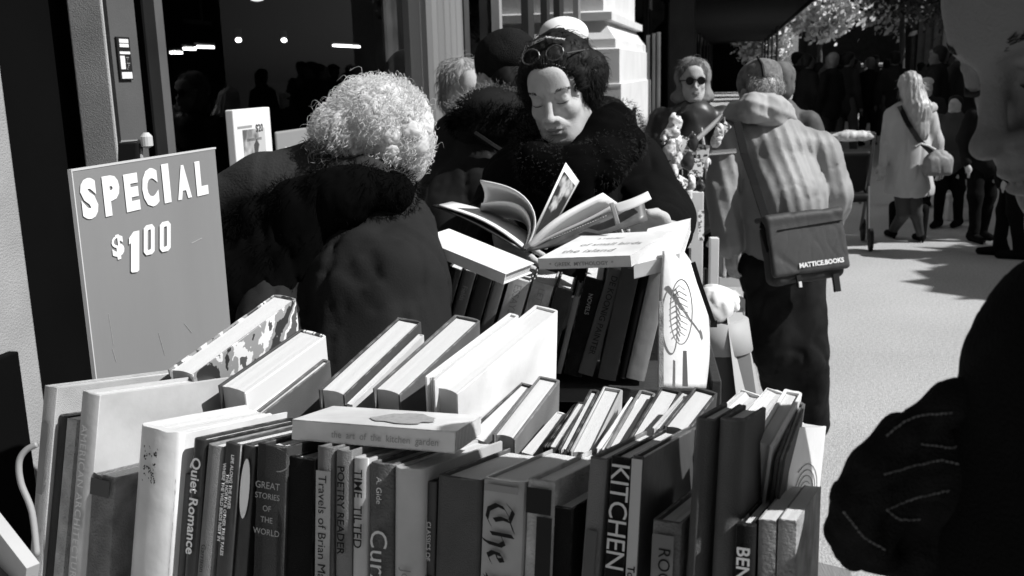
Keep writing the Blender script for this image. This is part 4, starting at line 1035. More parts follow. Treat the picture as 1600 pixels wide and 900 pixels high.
# dark bits above the sign: small tripod top and a frame
def camera_thing():
    d = 1.5; r = empty('display_stand', P(215, 250, d), 'small dark display stand with a shiny knob showing above the sign', 'stand')
    MB().bar(P(204, 224, d), P(204, 262, d), .032, .02).build('holder', flat_mat('stand_black', .01, .3), r, bevel=.003)
    mb = MB(); mb.tube([P(190, 222, d), P(188, 250, d)], .003, 6).tube([P(190, 222, d), P(216, 220, d), P(222, 252, d)], .003, 6); mb.build('wire_frame', flat_mat('stand_metal', .3, .3), r)
    MB().lathe(P(230, 228, d), [(.002, -.004), (.009, 0), (.009, .014), (.004, .02)], 14).build('knob', flat_mat('knob_metal', .5, .25), r)
    MB().tube([P(212, 262, d), G(212, 1100, 0)], .008, 8).build('pole', flat_mat('stand_black', .01, .3), r)
camera_thing()

# ================================================================== people
def lookM(pos, fwd, up, scale=1.0):
    f = Vector(fwd).normalized(); u = Vector(up); u = (u-f*u.dot(f)).normalized(); r = f.cross(u)
    M = Matrix(((r.x, f.x, u.x, pos[0]), (r.y, f.y, u.y, pos[1]), (r.z, f.z, u.z, pos[2]), (0, 0, 0, 1)))
    return M @ Matrix.Scale(scale, 4)
def px(r, d): return r/F*d
def Pc(*a): return [P(*q) for q in a]

def head(s, M, female=False, lids=True, nose=1.0, frown=0.0):
    """face and skull; local axes x right of the person, y forward, z up; origin between the ears"""
    s.M = M
    s.ell((0, -.022, .032), (.074, .092, .083), k=.005)
    s.ell((0, .022, -.02), (.056, .066, .088), k=.035)
    s.ell((0, .052, -.078), (.036, .040, .036), k=.03)
    s.ell((0, .069, -.100), (.022, .020, .017), k=.018)
    for x in (-1, 1):
        s.ell((x*.036, .058, -.028), (.022, .024, .020), k=.02)
        s.cap((x*.052, .01, -.062), (x*.026, .06, -.096), .019, .014, k=.03)
        s.cap((x*.010, .089, .021), (x*.040, .076, .024), .0085, .007, k=.016)
    s.ell((0, .075, .052), (.045, .022, .035), k=.03)
    for x in (-1, 1): s.ell((x*.031, .103, .003), (.021, .019, .014), k=.011, op='-')
    for x in (-1, 1):
        s.ell((x*.031, .0765, .001), (.0145, .0135, .0125), k=.004)
        if lids: s.cap((x*.018, .0895, -.0035), (x*.044, .083, -.003), .0018, .0015, k=.003)
        s.cap((x*.020, .088, .010), (x*.042, .083, .011), .0028, .002, k=.006)
        s.cap((x*.020, .085, -.017), (x*.040, .078, -.014), .004, .003, k=.008)
    s.cap((0, .090, .016), (0, .1095, -.030), .0070, .0095, k=.010)
    s.ell((0, .114*nose, -.035), (.0115, .0105, .0095), k=.007)
    for x in (-1, 1):
        s.ell((x*.0125, .1015, -.038), (.0078, .0105, .0075), k=.005)
        s.ell((x*.0068, .104, -.0465), (.0032, .005, .003), k=.003, op='-')
        s.cap((x*.016, .096, -.042), (x*.030, .080, -.064), .004, .003, k=.008)
        s.cap((x*.021, .0965, -.047), (x*.033, .083, -.068), .0012, .0012, k=.006, op='-')
    s.ell((0, .089, -.056), (.024, .014, .014), k=.014)
    s.ell((0, .0985, -.0625), (.0205, .0085, .0048), k=.004)
    s.ell((0, .0975, -.0735), (.0175, .0085, .0058), k=.004)
    s.cap((-.023, .099, -.0678), (.023, .099, -.0678), .0016, .0016, k=.0025, op='-')
    s.cap((0, .108, -.052), (0, .106, -.058), .0018, k=.004, op='-')
    s.ell((0, .090, -.086), (.018, .006, .005), k=.01, op='-')
    for x in (-1, 1):
        s.ell((x*.0745, -.004, -.006), (.009, .019, .031), rot=(0, 0, -x*20), k=.006)
        s.ell((x*.082, .002, -.002), (.006, .010, .018), rot=(0, 0, -x*20), k=.004, op='-')
    if frown:
        for x in (-1, 1): s.cap((x*.006, .098, .018), (x*.008, .095, .036), .0013, .0008, k=.006, op='-')
    return s
def face_region(M, brow=True):
    """material index by place on the face: 0 skin, 1 lips and lids"""
    Mi = np.array(M.inverted())
    def f(c):
        p = c@Mi[:3, :3].T+Mi[:3, 3]; x, y, z = np.abs(p[:, 0]), p[:, 1], p[:, 2]
        lips = (y > .088) & ((x/.0215)**2+((z+.068)/.0105)**2 < 1)
        return lips.astype(np.int32)
    return f
def face_hair(parent, M, m, thick=.0022, lash=True):
    """eyebrows of short hairs, and lash lines, one mesh each"""
    rg = random.Random(2)
    for x in (-1, 1):
        mb = MB(); P4 = [Vector((x*.012, .0985, .0225)), Vector((x*.026, .0965, .0275)), Vector((x*.040, .0880, .0285)), Vector((x*.052, .0765, .0240))]
        for k in range(90):
            q = rg.uniform(0, 2.98); i = int(q); p = P4[i].lerp(P4[i+1], q-i)+Vector((0, 0, rg.uniform(-.5, .5)*thick*2)); d = Vector((x*.0055, -.0012, rg.uniform(-.001, .003)))
            mb.tube([M@p, M@(p+d*.6+Vector((0, .0008, 0))), M@(p+d)], [.00045, .0004, .0001], 3)
        mb.build('eyebrow', m, parent, smooth=True)
    if lash:
        for x in (-1, 1):
            mb = MB()
            mb.tube([M@Vector((x*.017, .0893, -.0035)), M@Vector((x*.026, .0915, -.0056)), M@Vector((x*.036, .0895, -.0056)), M@Vector((x*.046, .0810, -.0030))], [.0005, .0011, .0011, .0006], 5)
            mb.build('eyelashes', m, parent, smooth=True)

def strands(name, parent, m, vols, n, L, rad, curl=0.0, seed=1, out=.5, down=(0, 0, -1), steps=7, turns=1.5, keep=None, flow=None):
    """hair or fur: thin tapered tubes rooted on ellipsoids [(centre, radii, rotation 3x3 or None)]"""
    rg = random.Random(seed); mb = MB(); dn = Vector(down)
    for i in range(n):
        c, r, R = rg.choice(vols); v = Vector((rg.gauss(0, 1), rg.gauss(0, 1), rg.gauss(0, 1))).normalized()
        p = Vector((v.x*r[0], v.y*r[1], v.z*r[2])); nn = Vector((v.x/r[0], v.y/r[1], v.z/r[2])).normalized()
        if R is not None: p = R@p; nn = R@nn
        p = Vector(c)+p
        if keep is not None and not keep(p, nn): continue
        t = (flow(p, nn) if flow else dn); t = (t-nn*t.dot(nn)); t = t.normalized() if t.length > .01 else nn.orthogonal()
        d = (t*(1-out)+nn*out+Vector((rg.gauss(0, .2), rg.gauss(0, .2), rg.gauss(0, .2)))).normalized()
        x = d.orthogonal().normalized(); y = d.cross(x); ph = rg.uniform(0, 6.28); l = L*rg.uniform(.6, 1.35); cr = curl*rg.uniform(.6, 1.3); tn = turns*rg.uniform(.7, 1.3)
        pts = []
        for k in range(steps):
            q = k/(steps-1); a = ph+q*6.28*tn
            pts.append(p-nn*rad*2+d*l*q+(x*(math.cos(a)-math.cos(ph))+y*(math.sin(a)-math.sin(ph)))*cr-nn*q*q*l*.25*(1-out))
        mb.tube(pts, [rad*(1-.75*(k/(steps-1))**2) for k in range(steps)], 3, caps=False)
    return mb.build(name, m, parent, smooth=True)

def hand(s, M, curl=35, spread=.1, thumb=25, sc=1.0, right=1, fist=None):
    """local: origin wrist, y to the fingers, x across (thumb side = +x*right), z out of the back of the hand"""
    s.M = M @ Matrix.Scale(sc, 4)
    s.cap((0, -.03, 0), (0, .012, 0), .026, .024, k=.01); s.box((0, .047, 0), (.038, .045, .0135), .012, k=.012)
    s.ell((right*.026, .028, -.008), (.018, .03, .014), k=.012)
    for i, (x, L) in enumerate(((.029, .072), (.010, .080), (-.010, .074), (-.029, .058))):
        x *= right; p = Vector((x, .088, .001)); a = 0.0; r0 = .0098-.0008*i
        for j, (fr, cj) in enumerate(((.45, .7), (.31, 1.0), (.24, .8))):
            a += math.radians(curl if fist is None else fist)*cj; dx = spread*x*8
            q = p+Vector((dx*fr*L*(1 if j == 0 else .3), math.cos(a)*L*fr, -math.sin(a)*L*fr)); s.cap(p, q, r0-.0008*j, r0-.0008*(j+1), k=.004); p = q
    th = math.radians(thumb); p = Vector((right*.036, .02, -.006)); d = Vector((right*math.sin(th)*.8, math.cos(th), -.35)).normalized()
    q = p+d*.034; s.cap(p, q, .0125, .0108, k=.008); q2 = q+(d+Vector((-right*.35, .1, -.1))).normalized()*.027; s.cap(q, q2, .0108, .0088, k=.004)
    return s

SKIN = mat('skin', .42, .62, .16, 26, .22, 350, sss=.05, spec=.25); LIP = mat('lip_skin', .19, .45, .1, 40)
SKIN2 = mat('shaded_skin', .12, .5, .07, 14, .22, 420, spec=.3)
HAIRD = mat('dark_hair', .016, .5, .4, 30, spec=.35); HAIRW = mat('white_hair', .9, .5, .1, 20, spec=.4, translucent=.5); HAIRG = mat('grey_hair', .30, .5, .25, 20); HAIRB = mat('blonde_hair', .42, .42, .35, 40, spec=.5, stretch=(1, 1, .1), translucent=.2)
COATB = mat('black_wool', .007, .95, .3, 8, .5, 500, spec=.06); FURB = mat('black_fur', .003, .95, .3, 20, spec=.02)
def person(loc, label, group=None): return empty('person', (loc[0], loc[1], 0), label, 'person', group)

def shoe(parent, p, fwd, m, L=.27, name='shoe'):
    f = Vector(fwd); f.z = 0; f.normalize(); q = Vector((p[0], p[1], 0)); s = Sdf()
    s.cap(q-f*.05+Vector((0, 0, .045)), q+f*(L-.13)+Vector((0, 0, .032)), .045, .030, k=.02).cap(q-f*.04+Vector((0, 0, .05)), q-f*.03+Vector((0, 0, .12)), .042, .04, k=.02)
    return s.mesh(name, .008, m, parent)

# ------------------------------------------------------------------ woman reading (black coat, dark hair)
def reader():
    dH = 2.5; hp = P(874, 143, dH); fwd = camvec(-.30, -.46, -.82); up = camvec(-.24, .86, -.42)
    M = lookM(hp, fwd, up, 1.03); r = person(P(900, 400, 2.65), 'woman in a black coat and fuzzy scarf reading an open picture book beside the cart')
    b = Sdf(); head(b, M, True, frown=1)
    b.M = None; b.cap(M@Vector((0, -.025, -.07)), P(905, 255, 2.62), .05, .06, k=.03)
    b.cap(P(905, 262, 2.62), P(905, 420, 2.65), .11, .12, k=.05)
    # arms under the sleeves and the hands on the book
    b.chain(Pc((985, 270, 2.62), (1045, 345, 2.5), (1030, 362, 2.2)), [.04, .035, .026], k=.02)
    b.chain(Pc((800, 290, 2.6), (770, 375, 2.45), (792, 372, 2.22)), [.04, .035, .026], k=.02)
    hm = lookM(P(1037, 358, 2.16), camvec(-.75, .18, -.25), camvec(.3, .35, .6)); hand(b, hm, 48, .1, 30, .92, right=-1)
    hm = lookM(P(785, 372, 2.26), camvec(.45, -.25, -.65), camvec(-.5, .3, .2)); hand(b, hm, 40, .1, 30, .92, right=1)
    b.mesh('body', .0034, [SKIN, LIP], r, region=face_region(M))
    face_hair(r, M, HAIRD, .0028)
    # hair
    h = Sdf(M); h.ell((0, -.030, .052), (.089, .094, .088), k=.02).ell((.068, -.015, .018), (.026, .050, .060), k=.03).ell((-.066, -.02, .012), (.022, .046, .055), k=.03).ell((0, -.075, -.01), (.075, .05, .065), k=.03)
    h.ell((-.088, -.05, .02), (.026, .035, .04), k=.02)
    h.ell((0, .095, -.040), (.066, .075, .104), k=.012, op='-')
    fo = folds(5, .007, 60, stretch=(1, 1, .6))
    h.mesh('hair', .005, HAIRD, r, fold=fo)
    R3 = M.to_3x3().normalized(); vols = [(M@Vector((0, -.030, .052)), (.088, .093, .087), R3), (M@Vector((.070, -.015, .018)), (.028, .05, .060), R3), (M@Vector((-.072, -.02, .010)), (.028, .045, .06), R3), (M@Vector((-.080, -.05, .02)), (.024, .033, .038), R3)]
    Mi = M.inverted()
    def keep(p, n): q = Mi@p; return not (q.y > .035 and q.z < .048 and abs(q.x) < .052)
    strands('hair_strands', r, HAIRD, vols, 5000, .036, .0008, .005, 3, .12, down=-Vector(up), turns=.6, keep=keep)
    rg = random.Random(77); mb = MB()
    for i in range(650):
        a = rg.uniform(-.35, math.pi+.35); e = rg.uniform(.94, 1.06); p = Vector((.060*math.cos(a)*e, .088-.030*abs(math.cos(a))**1.5, .026+.050*max(-.8, math.sin(a))*e))
        o = Vector((math.cos(a)*.55+rg.gauss(0, .15), -.45, .8*max(.1, math.sin(a))+rg.gauss(0, .15))).normalized(); L_ = rg.uniform(.018, .04); b_ = Vector((rg.gauss(0, .3), .6, .3))
        mb.tube([M@p, M@(p+o*L_*.5+b_*.004), M@(p+o*L_)], [.0003, .0007, .0005], 3)
    mb.build('hairline', HAIRD, r, smooth=True)
    # clip in the hair, its highlights painted as pale specks
    MB().tube([M@Vector((-.05, .02, .125)), M@Vector((-.01, .035, .142)), M@Vector((.045, .03, .128)), M@Vector((.075, .0, .095))], .0035, 6).build('hair_clip', ramp_mat('painted_glints', [(0, .02), (.5, .6)], 300), r)
    mb = MB()
    for x in (-1, 1):
        ring = [M@Vector((x*.030+.022*math.cos(a), .060-.012*math.sin(a), .108+.015*math.sin(a))) for a in np.linspace(0, 6.283, 15)]; mb.tube(ring, .0018, 5, caps=False)
        mb.tube([M@Vector((x*.058, .058, .102)), M@Vector((x*.088, -.02, .085)), M@Vector((x*.086, -.06, .055))], .0022, 5)
    mb.build('glasses', flat_mat('glasses_wire', .06, .3), r)
    # coat
    c = Sdf(); c.M = None
    c.chain(Pc((890, 300, 2.66), (895, 480, 2.68)), [.19, .20], k=.05).ell(P(905, 265, 2.66), (.22, .13, .09), k=.06)
    c.chain([P(895, 480, 2.68), P(895, 760, 2.7)], [.2, .24], k=.05)
    c.chain(Pc((985, 262, 2.62), (1035, 345, 2.50), (1036, 362, 2.27)), [.085, .075, .062], k=.04)
    c.chain(Pc((800, 290, 2.62), (770, 370, 2.50), (775, 385, 2.30)), [.085, .072, .06], k=.04)
    for sx in (-1, 1):   # lapels
        c.cap(P(925+sx*28, 235, 2.50), P(930+sx*14, 330, 2.45), .018, .022, k=.012)
    c.mesh('coat', .010, COATB, r, fold=folds(11, .010, 24))
    MB().tube(Pc((1040, 322, 2.37), (1053, 335, 2.36), (1058, 356, 2.33)), .0022, 5).build('cuff_seam', flat_mat('seam_grey', .12), r)
    # scarf
    pts = Pc((834, 228, 2.58), (846, 258, 2.46), (885, 274, 2.42), (935, 258, 2.43), (972, 222, 2.52), (965, 192, 2.66)); sc_ = Sdf(); sc_.chain(pts, [.045, .052, .055, .058, .05, .045], k=.03)
    sc_.chain(Pc((890, 270, 2.42), (900, 320, 2.42)), [.05, .045], k=.03).chain(Pc((912, 232, 2.47), (948, 205, 2.5), (955, 188, 2.58)), [.035, .045, .04], k=.03)
    sc_.mesh('scarf', .010, FURB, r, fold=folds(3, .008, 45))
    vv = [(p, (.063, .063, .063), None) for p in pts]+[((pts[i]+pts[i+1])/2, (.063, .063, .063), None) for i in range(5)]
    strands('scarf_fringe', r, mat('scarf_fuzz', .022, .9, .3, 20), vv, 5000, .013, .0006, .002, 9, .7, steps=4)
    # legs
    t = Sdf(); g0 = P(880, 700, 2.7)
    for k in (-1, 1): t.cap((g0.x+k*.1, g0.y, .75), (g0.x+k*.1, g0.y, .1), .08, .055, k=.02); shoe(r, (g0.x+k*.1, g0.y), -CF, COATB)
    t.mesh('trousers', .02, COATB, r)
    return r
reader()

# ------------------------------------------------------------------ the open book she holds
def open_book():
    d = 2.05; r = empty('book', P(818, 390, d), 'open picture book with curling pages held by the reading woman', 'book')
    def row(*a): return [P(*q) for q in a]
    cv = cover_mat(.03, 'jacket', 2); pg = mat('page_paper', .72, .6, .06, 3); phot = ramp_mat('photo_page', [(0, .02), (.5, .03), (.56, .3), (.62, .6)], 22, constant=False, detail=6)
    # left cover, dark outside, seen nearly edge on
    sheet('cover', [row((676, 321, 2.06), (740, 346, 2.03), (812, 389, 2.0)), row((700, 318, 2.26), (757, 334, 2.23), (826, 368, 2.2))], cv, r, .003)
    sheet('pages', [row((686, 321, 2.05), (760, 342, 2.03), (816, 386, 2.0)), row((706, 316, 2.25), (770, 330, 2.23), (828, 366, 2.2))], pg, r, .004)
    # curling bunch of leaves
    sheet('page', [row((822, 389, 2.02), (842, 350, 2.02), (828, 312, 2.02), (796, 290, 2.03), (750, 282, 2.05)), row((822, 380, 2.10), (836, 345, 2.14), (820, 322, 2.16), (790, 312, 2.17), (762, 306, 2.18)), row((826, 372, 2.20), (828, 350, 2.24), (812, 338, 2.26), (786, 334, 2.27), (746, 336, 2.27))], pg, r, .003)
    sheet('page', [row((819, 389, 2.03), (834, 354, 2.03), (820, 322, 2.04), (790, 312, 2.06), (752, 318, 2.08)), row((822, 376, 2.18), (828, 352, 2.22), (808, 342, 2.24), (780, 340, 2.26), (748, 342, 2.28))], pg, r, .002)
    # upright leaf with a dark photograph and white border
    a, b_, c, e = P(826, 378, 2.03), P(884, 254, 2.06), P(905, 283, 2.16), P(856, 372, 2.18)
    sheet('page', [[a, b_], [e, c]], pg, r, .001, 0)
    n = (b_-a).cross(e-a).normalized(); n = n if n.dot(CF) < 0 else -n; mm = (a+b_+c+e)/4
    q = [mm+(v-mm)*.0+((v-mm)*.80)+n*.0012 for v in (a, b_, c, e)]; q = [v-CF*.005 for v in q]; MB().add(q, [(0, 1, 2, 3)]).build('photograph', phot, r)
    # right block of leaves and cover with dark jacket flap
    sheet('pages', [row((822, 390, 2.00), (850, 358, 1.99), (890, 330, 2.0), (944, 304, 2.02)), row((838, 386, 2.08), (870, 366, 2.10), (915, 345, 2.12), (972, 324, 2.14))], pg, r, .010)
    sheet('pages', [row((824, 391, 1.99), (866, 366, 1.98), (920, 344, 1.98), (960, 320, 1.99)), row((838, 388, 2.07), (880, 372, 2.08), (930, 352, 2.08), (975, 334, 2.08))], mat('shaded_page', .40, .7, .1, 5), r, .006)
    sheet('cover', [row((820, 393, 1.985), (880, 383, 1.96), (958, 362, 1.94), (1012, 345, 1.95)), row((830, 388, 2.0), (884, 366, 1.975), (948, 338, 1.965), (1004, 304, 1.98))], mat('dark_grey_jacket', .10, .4, .5, 30), r, .003)
    sheet('jacket_flap', [row((955, 320, 1.94), (985, 312, 1.935), (1012, 299, 1.95)), row((962, 334, 1.935), (990, 326, 1.93), (1018, 311, 1.945))], flat_mat('flap_white', .6), r, .002)
    sheet('jacket_band', [row((952, 318, 1.93), (959, 316, 1.93)), row((962, 352, 1.925), (969, 349, 1.925))], flat_mat('flap_grey', .22), r, .002)
    mb = MB()
    for k in range(22):
        f = k/22; p0 = P(862+88*f, 373-37*f, 1.955); mb.bar(p0, p0+CR*.002+CU*.001, .0012)
    mb.build('stitching', INK_W, r)
open_book()

# ------------------------------------------------------------------ white haired woman bending away
def white_hair():
    d = 1.92; r = person(P(520, 500, 2.0), 'white curly haired woman in a dark fur hooded coat bending over the cart')
    fwd = camvec(-.75, -.45, .45); up = camvec(-.35, .85, -.1); hp = P(588, 222, 1.99); M = lookM(hp, fwd, up, .90)
    b = Sdf(); head(b, M); b.M = None
    b.cap(M@Vector((0, -.03, -.07)), P(520, 320, 2.02), .05, .07, k=.03); b.cap(P(515, 330, 2.02), P(500, 600, 2.02), .11, .13, k=.04)
    b.chain(Pc((600, 360, 1.98), (600, 520, 1.93), (520, 600, 1.8)), [.05, .04, .028], k=.03)
    hm = lookM(P(500, 610, 1.78), camvec(-.6, -.2, -.3), camvec(0, .6, -.3)); hand(b, hm, 35)
    b.mesh('body', .006, [SKIN, LIP], r, region=face_region(M))
    R3 = M.to_3x3().normalized()
    h = Sdf(); h.ell(P(590, 185, 1.97), (.092, .092, .074), k=.02).ell(P(532, 205, 1.95), (.048, .062, .050), k=.03).ell(P(630, 215, 1.97), (.046, .052, .054), k=.03).ell(P(600, 245, 1.95), (.044, .042, .028), k=.03).ell(P(640, 225, 1.95), (.040, .045, .045), k=.03)
    h.mesh('hair', .003, HAIRW, r, fold=folds(8, .011, 95, stretch=(1, 1, 1)))
    vols = [(P(590, 185, 1.97), (.102, .102, .084), None)]*4+[(P(532, 205, 1.95), (.056, .07, .058), None)]*2+[(P(630, 215, 1.97), (.054, .06, .062), None)]*2+[(P(600, 245, 1.95), (.052, .05, .036), None), (P(640, 225, 1.95), (.046, .052, .051), None)]
    strands('curls', r, HAIRW, vols, 6500, .024, .0007, .0046, 5, .06, down=camvec(.2, -1, 0), steps=9, turns=1.2)
    strands('stray_curls', r, HAIRW, vols, 500, .028, .0004, .0075, 6, .4, down=camvec(.2, -1, 0), steps=9, turns=1.0)
    strands('nape_hair', r, mat('nape_grey_hair', .16, .5, .4, 30), [(P(522, 238, 1.94), (.045, .03, .028), None)], 420, .03, .0013, .006, 6, .5, steps=8)
    # coat
    coat = mat('dark_grey_parka', .018, .85, .12, 5, .12, 300, spec=.12)
    c = Sdf()
    c.chain(Pc((600, 372, 1.93), (592, 450, 1.88), (590, 620, 1.86)), [.082, .115, .128], k=.06)
    c.ell(P(560, 360, 2.0), (.15, .12, .10), k=.06)
    c.chain(Pc((470, 430, 2.02), (460, 640, 2.02)), [.14, .17], k=.08)
    c.chain(Pc((600, 600, 1.9), (560, 800, 2.0), (540, 1000, 2.0)), [.14, .16, .16], k=.08)
    c.cap(P(430, 440, 1.9), P(400, 560, 1.75), .055, .05, k=.03)
    # long fold lines from the shoulder
    for (x0, y0, x1_, y1_) in ((594, 380, 520, 500), (602, 392, 612, 600), (545, 430, 500, 560)):
        c.cap(P(x0, y0, 1.925-.05), P(x1_, y1_, 1.845-.05), .010, .012, k=.03, op='-') if False else c.cap(P(x0, y0, 1.852), P(x1_, y1_, 1.80), .004, .007, k=.030, op='-')
    c.mesh('coat', .009, coat, r, fold=folds(21, .012, 26, stretch=(1.2, 1.2, .3)))
    # seam lines of the parka
    MB().tube(Pc((515, 403, 1.835), (540, 425, 1.80)), .0015, 5).build('seam', flat_mat('seam_light', .12), r)
    # hood: a soft dark roll above the fur
    h = Sdf(); h.chain(Pc((352, 315, 1.98), (420, 290, 1.97), (500, 268, 1.97), (575, 280, 1.93), (622, 300, 1.9)), [.055, .058, .050, .040, .028], k=.05)
    h.ell(P(460, 300, 2.05), (.16, .1, .06), k=.05)
    h.mesh('hood', .009, mat('hood_cloth', .03, .8, .2, 6, .2, 200, spec=.15), r, fold=folds(31, .006, 20))
    pts = Pc((352, 372, 1.87), (400, 345, 1.86), (455, 318, 1.85), (510, 300, 1.84), (565, 294, 1.84), (615, 302, 1.86), (365, 430, 1.86), (420, 400, 1.86), (470, 370, 1.86), (400, 480, 1.86), (440, 450, 1.87), (430, 520, 1.88), (380, 540, 1.88), (475, 400, 1.88), (480, 340, 1.86), (540, 315, 1.85))
    f = Sdf(); [f.ell(p, .040, k=.03) for p in pts[:6]]; [f.ell(p, .05, k=.04) for p in pts[6:]]
    f.mesh('fur_trim', .008, FURB, r, fold=folds(9, .006, 60))
    strands('fur_hairs', r, FURB, [(p, (.047, .047, .047), None) for p in pts[:6]]+[(p, (.052, .052, .052), None) for p in pts[6:]], 9000, .014, .0006, .003, 12, .55, down=camvec(.3, -1, -.2), steps=4, turns=.4)
    t = Sdf(); g0 = P(500, 700, 2.05)
    for k in (-1, 1): t.cap((g0.x+k*.1, g0.y, .8), (g0.x+k*.1, g0.y, .08), .085, .06, k=.02); shoe(r, (g0.x+k*.1, g0.y), camvec(-.6, 0, .8), COATB)
    t.mesh('trousers', .02, COATB, r)
white_hair()

# ------------------------------------------------------------------ simple standing figure for the others
def standing(label, d, pts, mats, name_extra=(), group=None, cell=.012, head_M=None, fine=None, footpx=None, folds_=None, hatless=False, skin=SKIN, fwd=None):
    pass

def cap_person():
    d = 3.05; r = person(P(770, 400, 3.1), 'person in a dark knitted cap and fur edged hood seen from behind the reader')
    M = lookM(P(785, 118, d), camvec(-.55, -.1, .8), camvec(.05, 1, 0), 1.0)
    b = Sdf(); head(b, M); b.M = None; b.cap(M@Vector((0, -.02, -.07)), P(770, 250, d+.03), .055, .07, k=.03); b.cap(P(770, 260, d+.03), P(775, 560, d+.05), .12, .13, k=.05)
    b.mesh('body', .008, [SKIN, LIP], r, region=face_region(M))
    h = Sdf(M); h.ell((0, -.022, .055), (.090, .105, .080), k=.01).ell((0, -.03, .02), (.087, .098, .055), k=.03); h.mesh('knitted_cap', .008, mat('black_knit', .014, .95, .3, 20, .6, 300), r, fold=folds(2, .003, 60))
    h = Sdf(M); h.ell((0, -.06, -.03), (.07, .06, .07), k=.02); h.mesh('hair', .009, HAIRD, r, fold=folds(4, .006, 60))
    c = Sdf(); c.chain(Pc((765, 240, d), (765, 330, d), (770, 470, d+.05)), [.17, .19, .2], k=.08).chain(Pc((715, 245, d-.02), (700, 330, d-.08), (720, 400, d-.2)), [.085, .08, .07], k=.05).chain(Pc((825, 240, d), (850, 320, d-.05), (820, 390, d-.2)), [.085, .08, .07], k=.05)
    c.chain([P(770, 470, d+.05), P(775, 640, d+.05)], [.2, .2], k=.05)
    c.mesh('jacket', .011, mat('shiny_dark_jacket', .016, .42, .2, 8, spec=.45), r, fold=folds(17, .012, 26))
    h = Sdf(); h.ell(P(772, 180, d-.06), (.125, .13, .085), k=.04).ell(P(760, 205, d-.12), (.11, .08, .05), k=.04); h.mesh('hood', .01, mat('hood_black', .012, .8, .3, 8), r, fold=folds(6, .006, 30))
    vols = [(P(x, y, d-.10), (.035, .035, .025), None) for x, y in ((722, 168), (738, 158), (756, 150), (776, 145), (796, 146), (812, 155))]
    strands('fur_edge', r, mat('grey_fur', .16, .7, .5, 30), vols, 1500, .025, .0009, .003, 4, .7, steps=4)
    strands('fur_mass', r, FURB, [(P(770, 190, d-.14), (.12, .06, .05), None)], 4000, .03, .0009, .003, 5, .55, steps=4)
    MB().tube(Pc((742, 208, d-.20), (768, 226, d-.21), (790, 240, d-.2)), .008, 6).build('strap', flat_mat('strap_black', .01), r)
    t = Sdf(); g0 = P(775, 640, d+.05)
    for k in (-1, 1): t.cap((g0.x+k*.1, g0.y, .8), (g0.x+k*.1, g0.y, .08), .085, .06, k=.02); shoe(r, (g0.x+k*.1, g0.y), SD, COATB)
    t.mesh('trousers', .02, COATB, r)
cap_person()

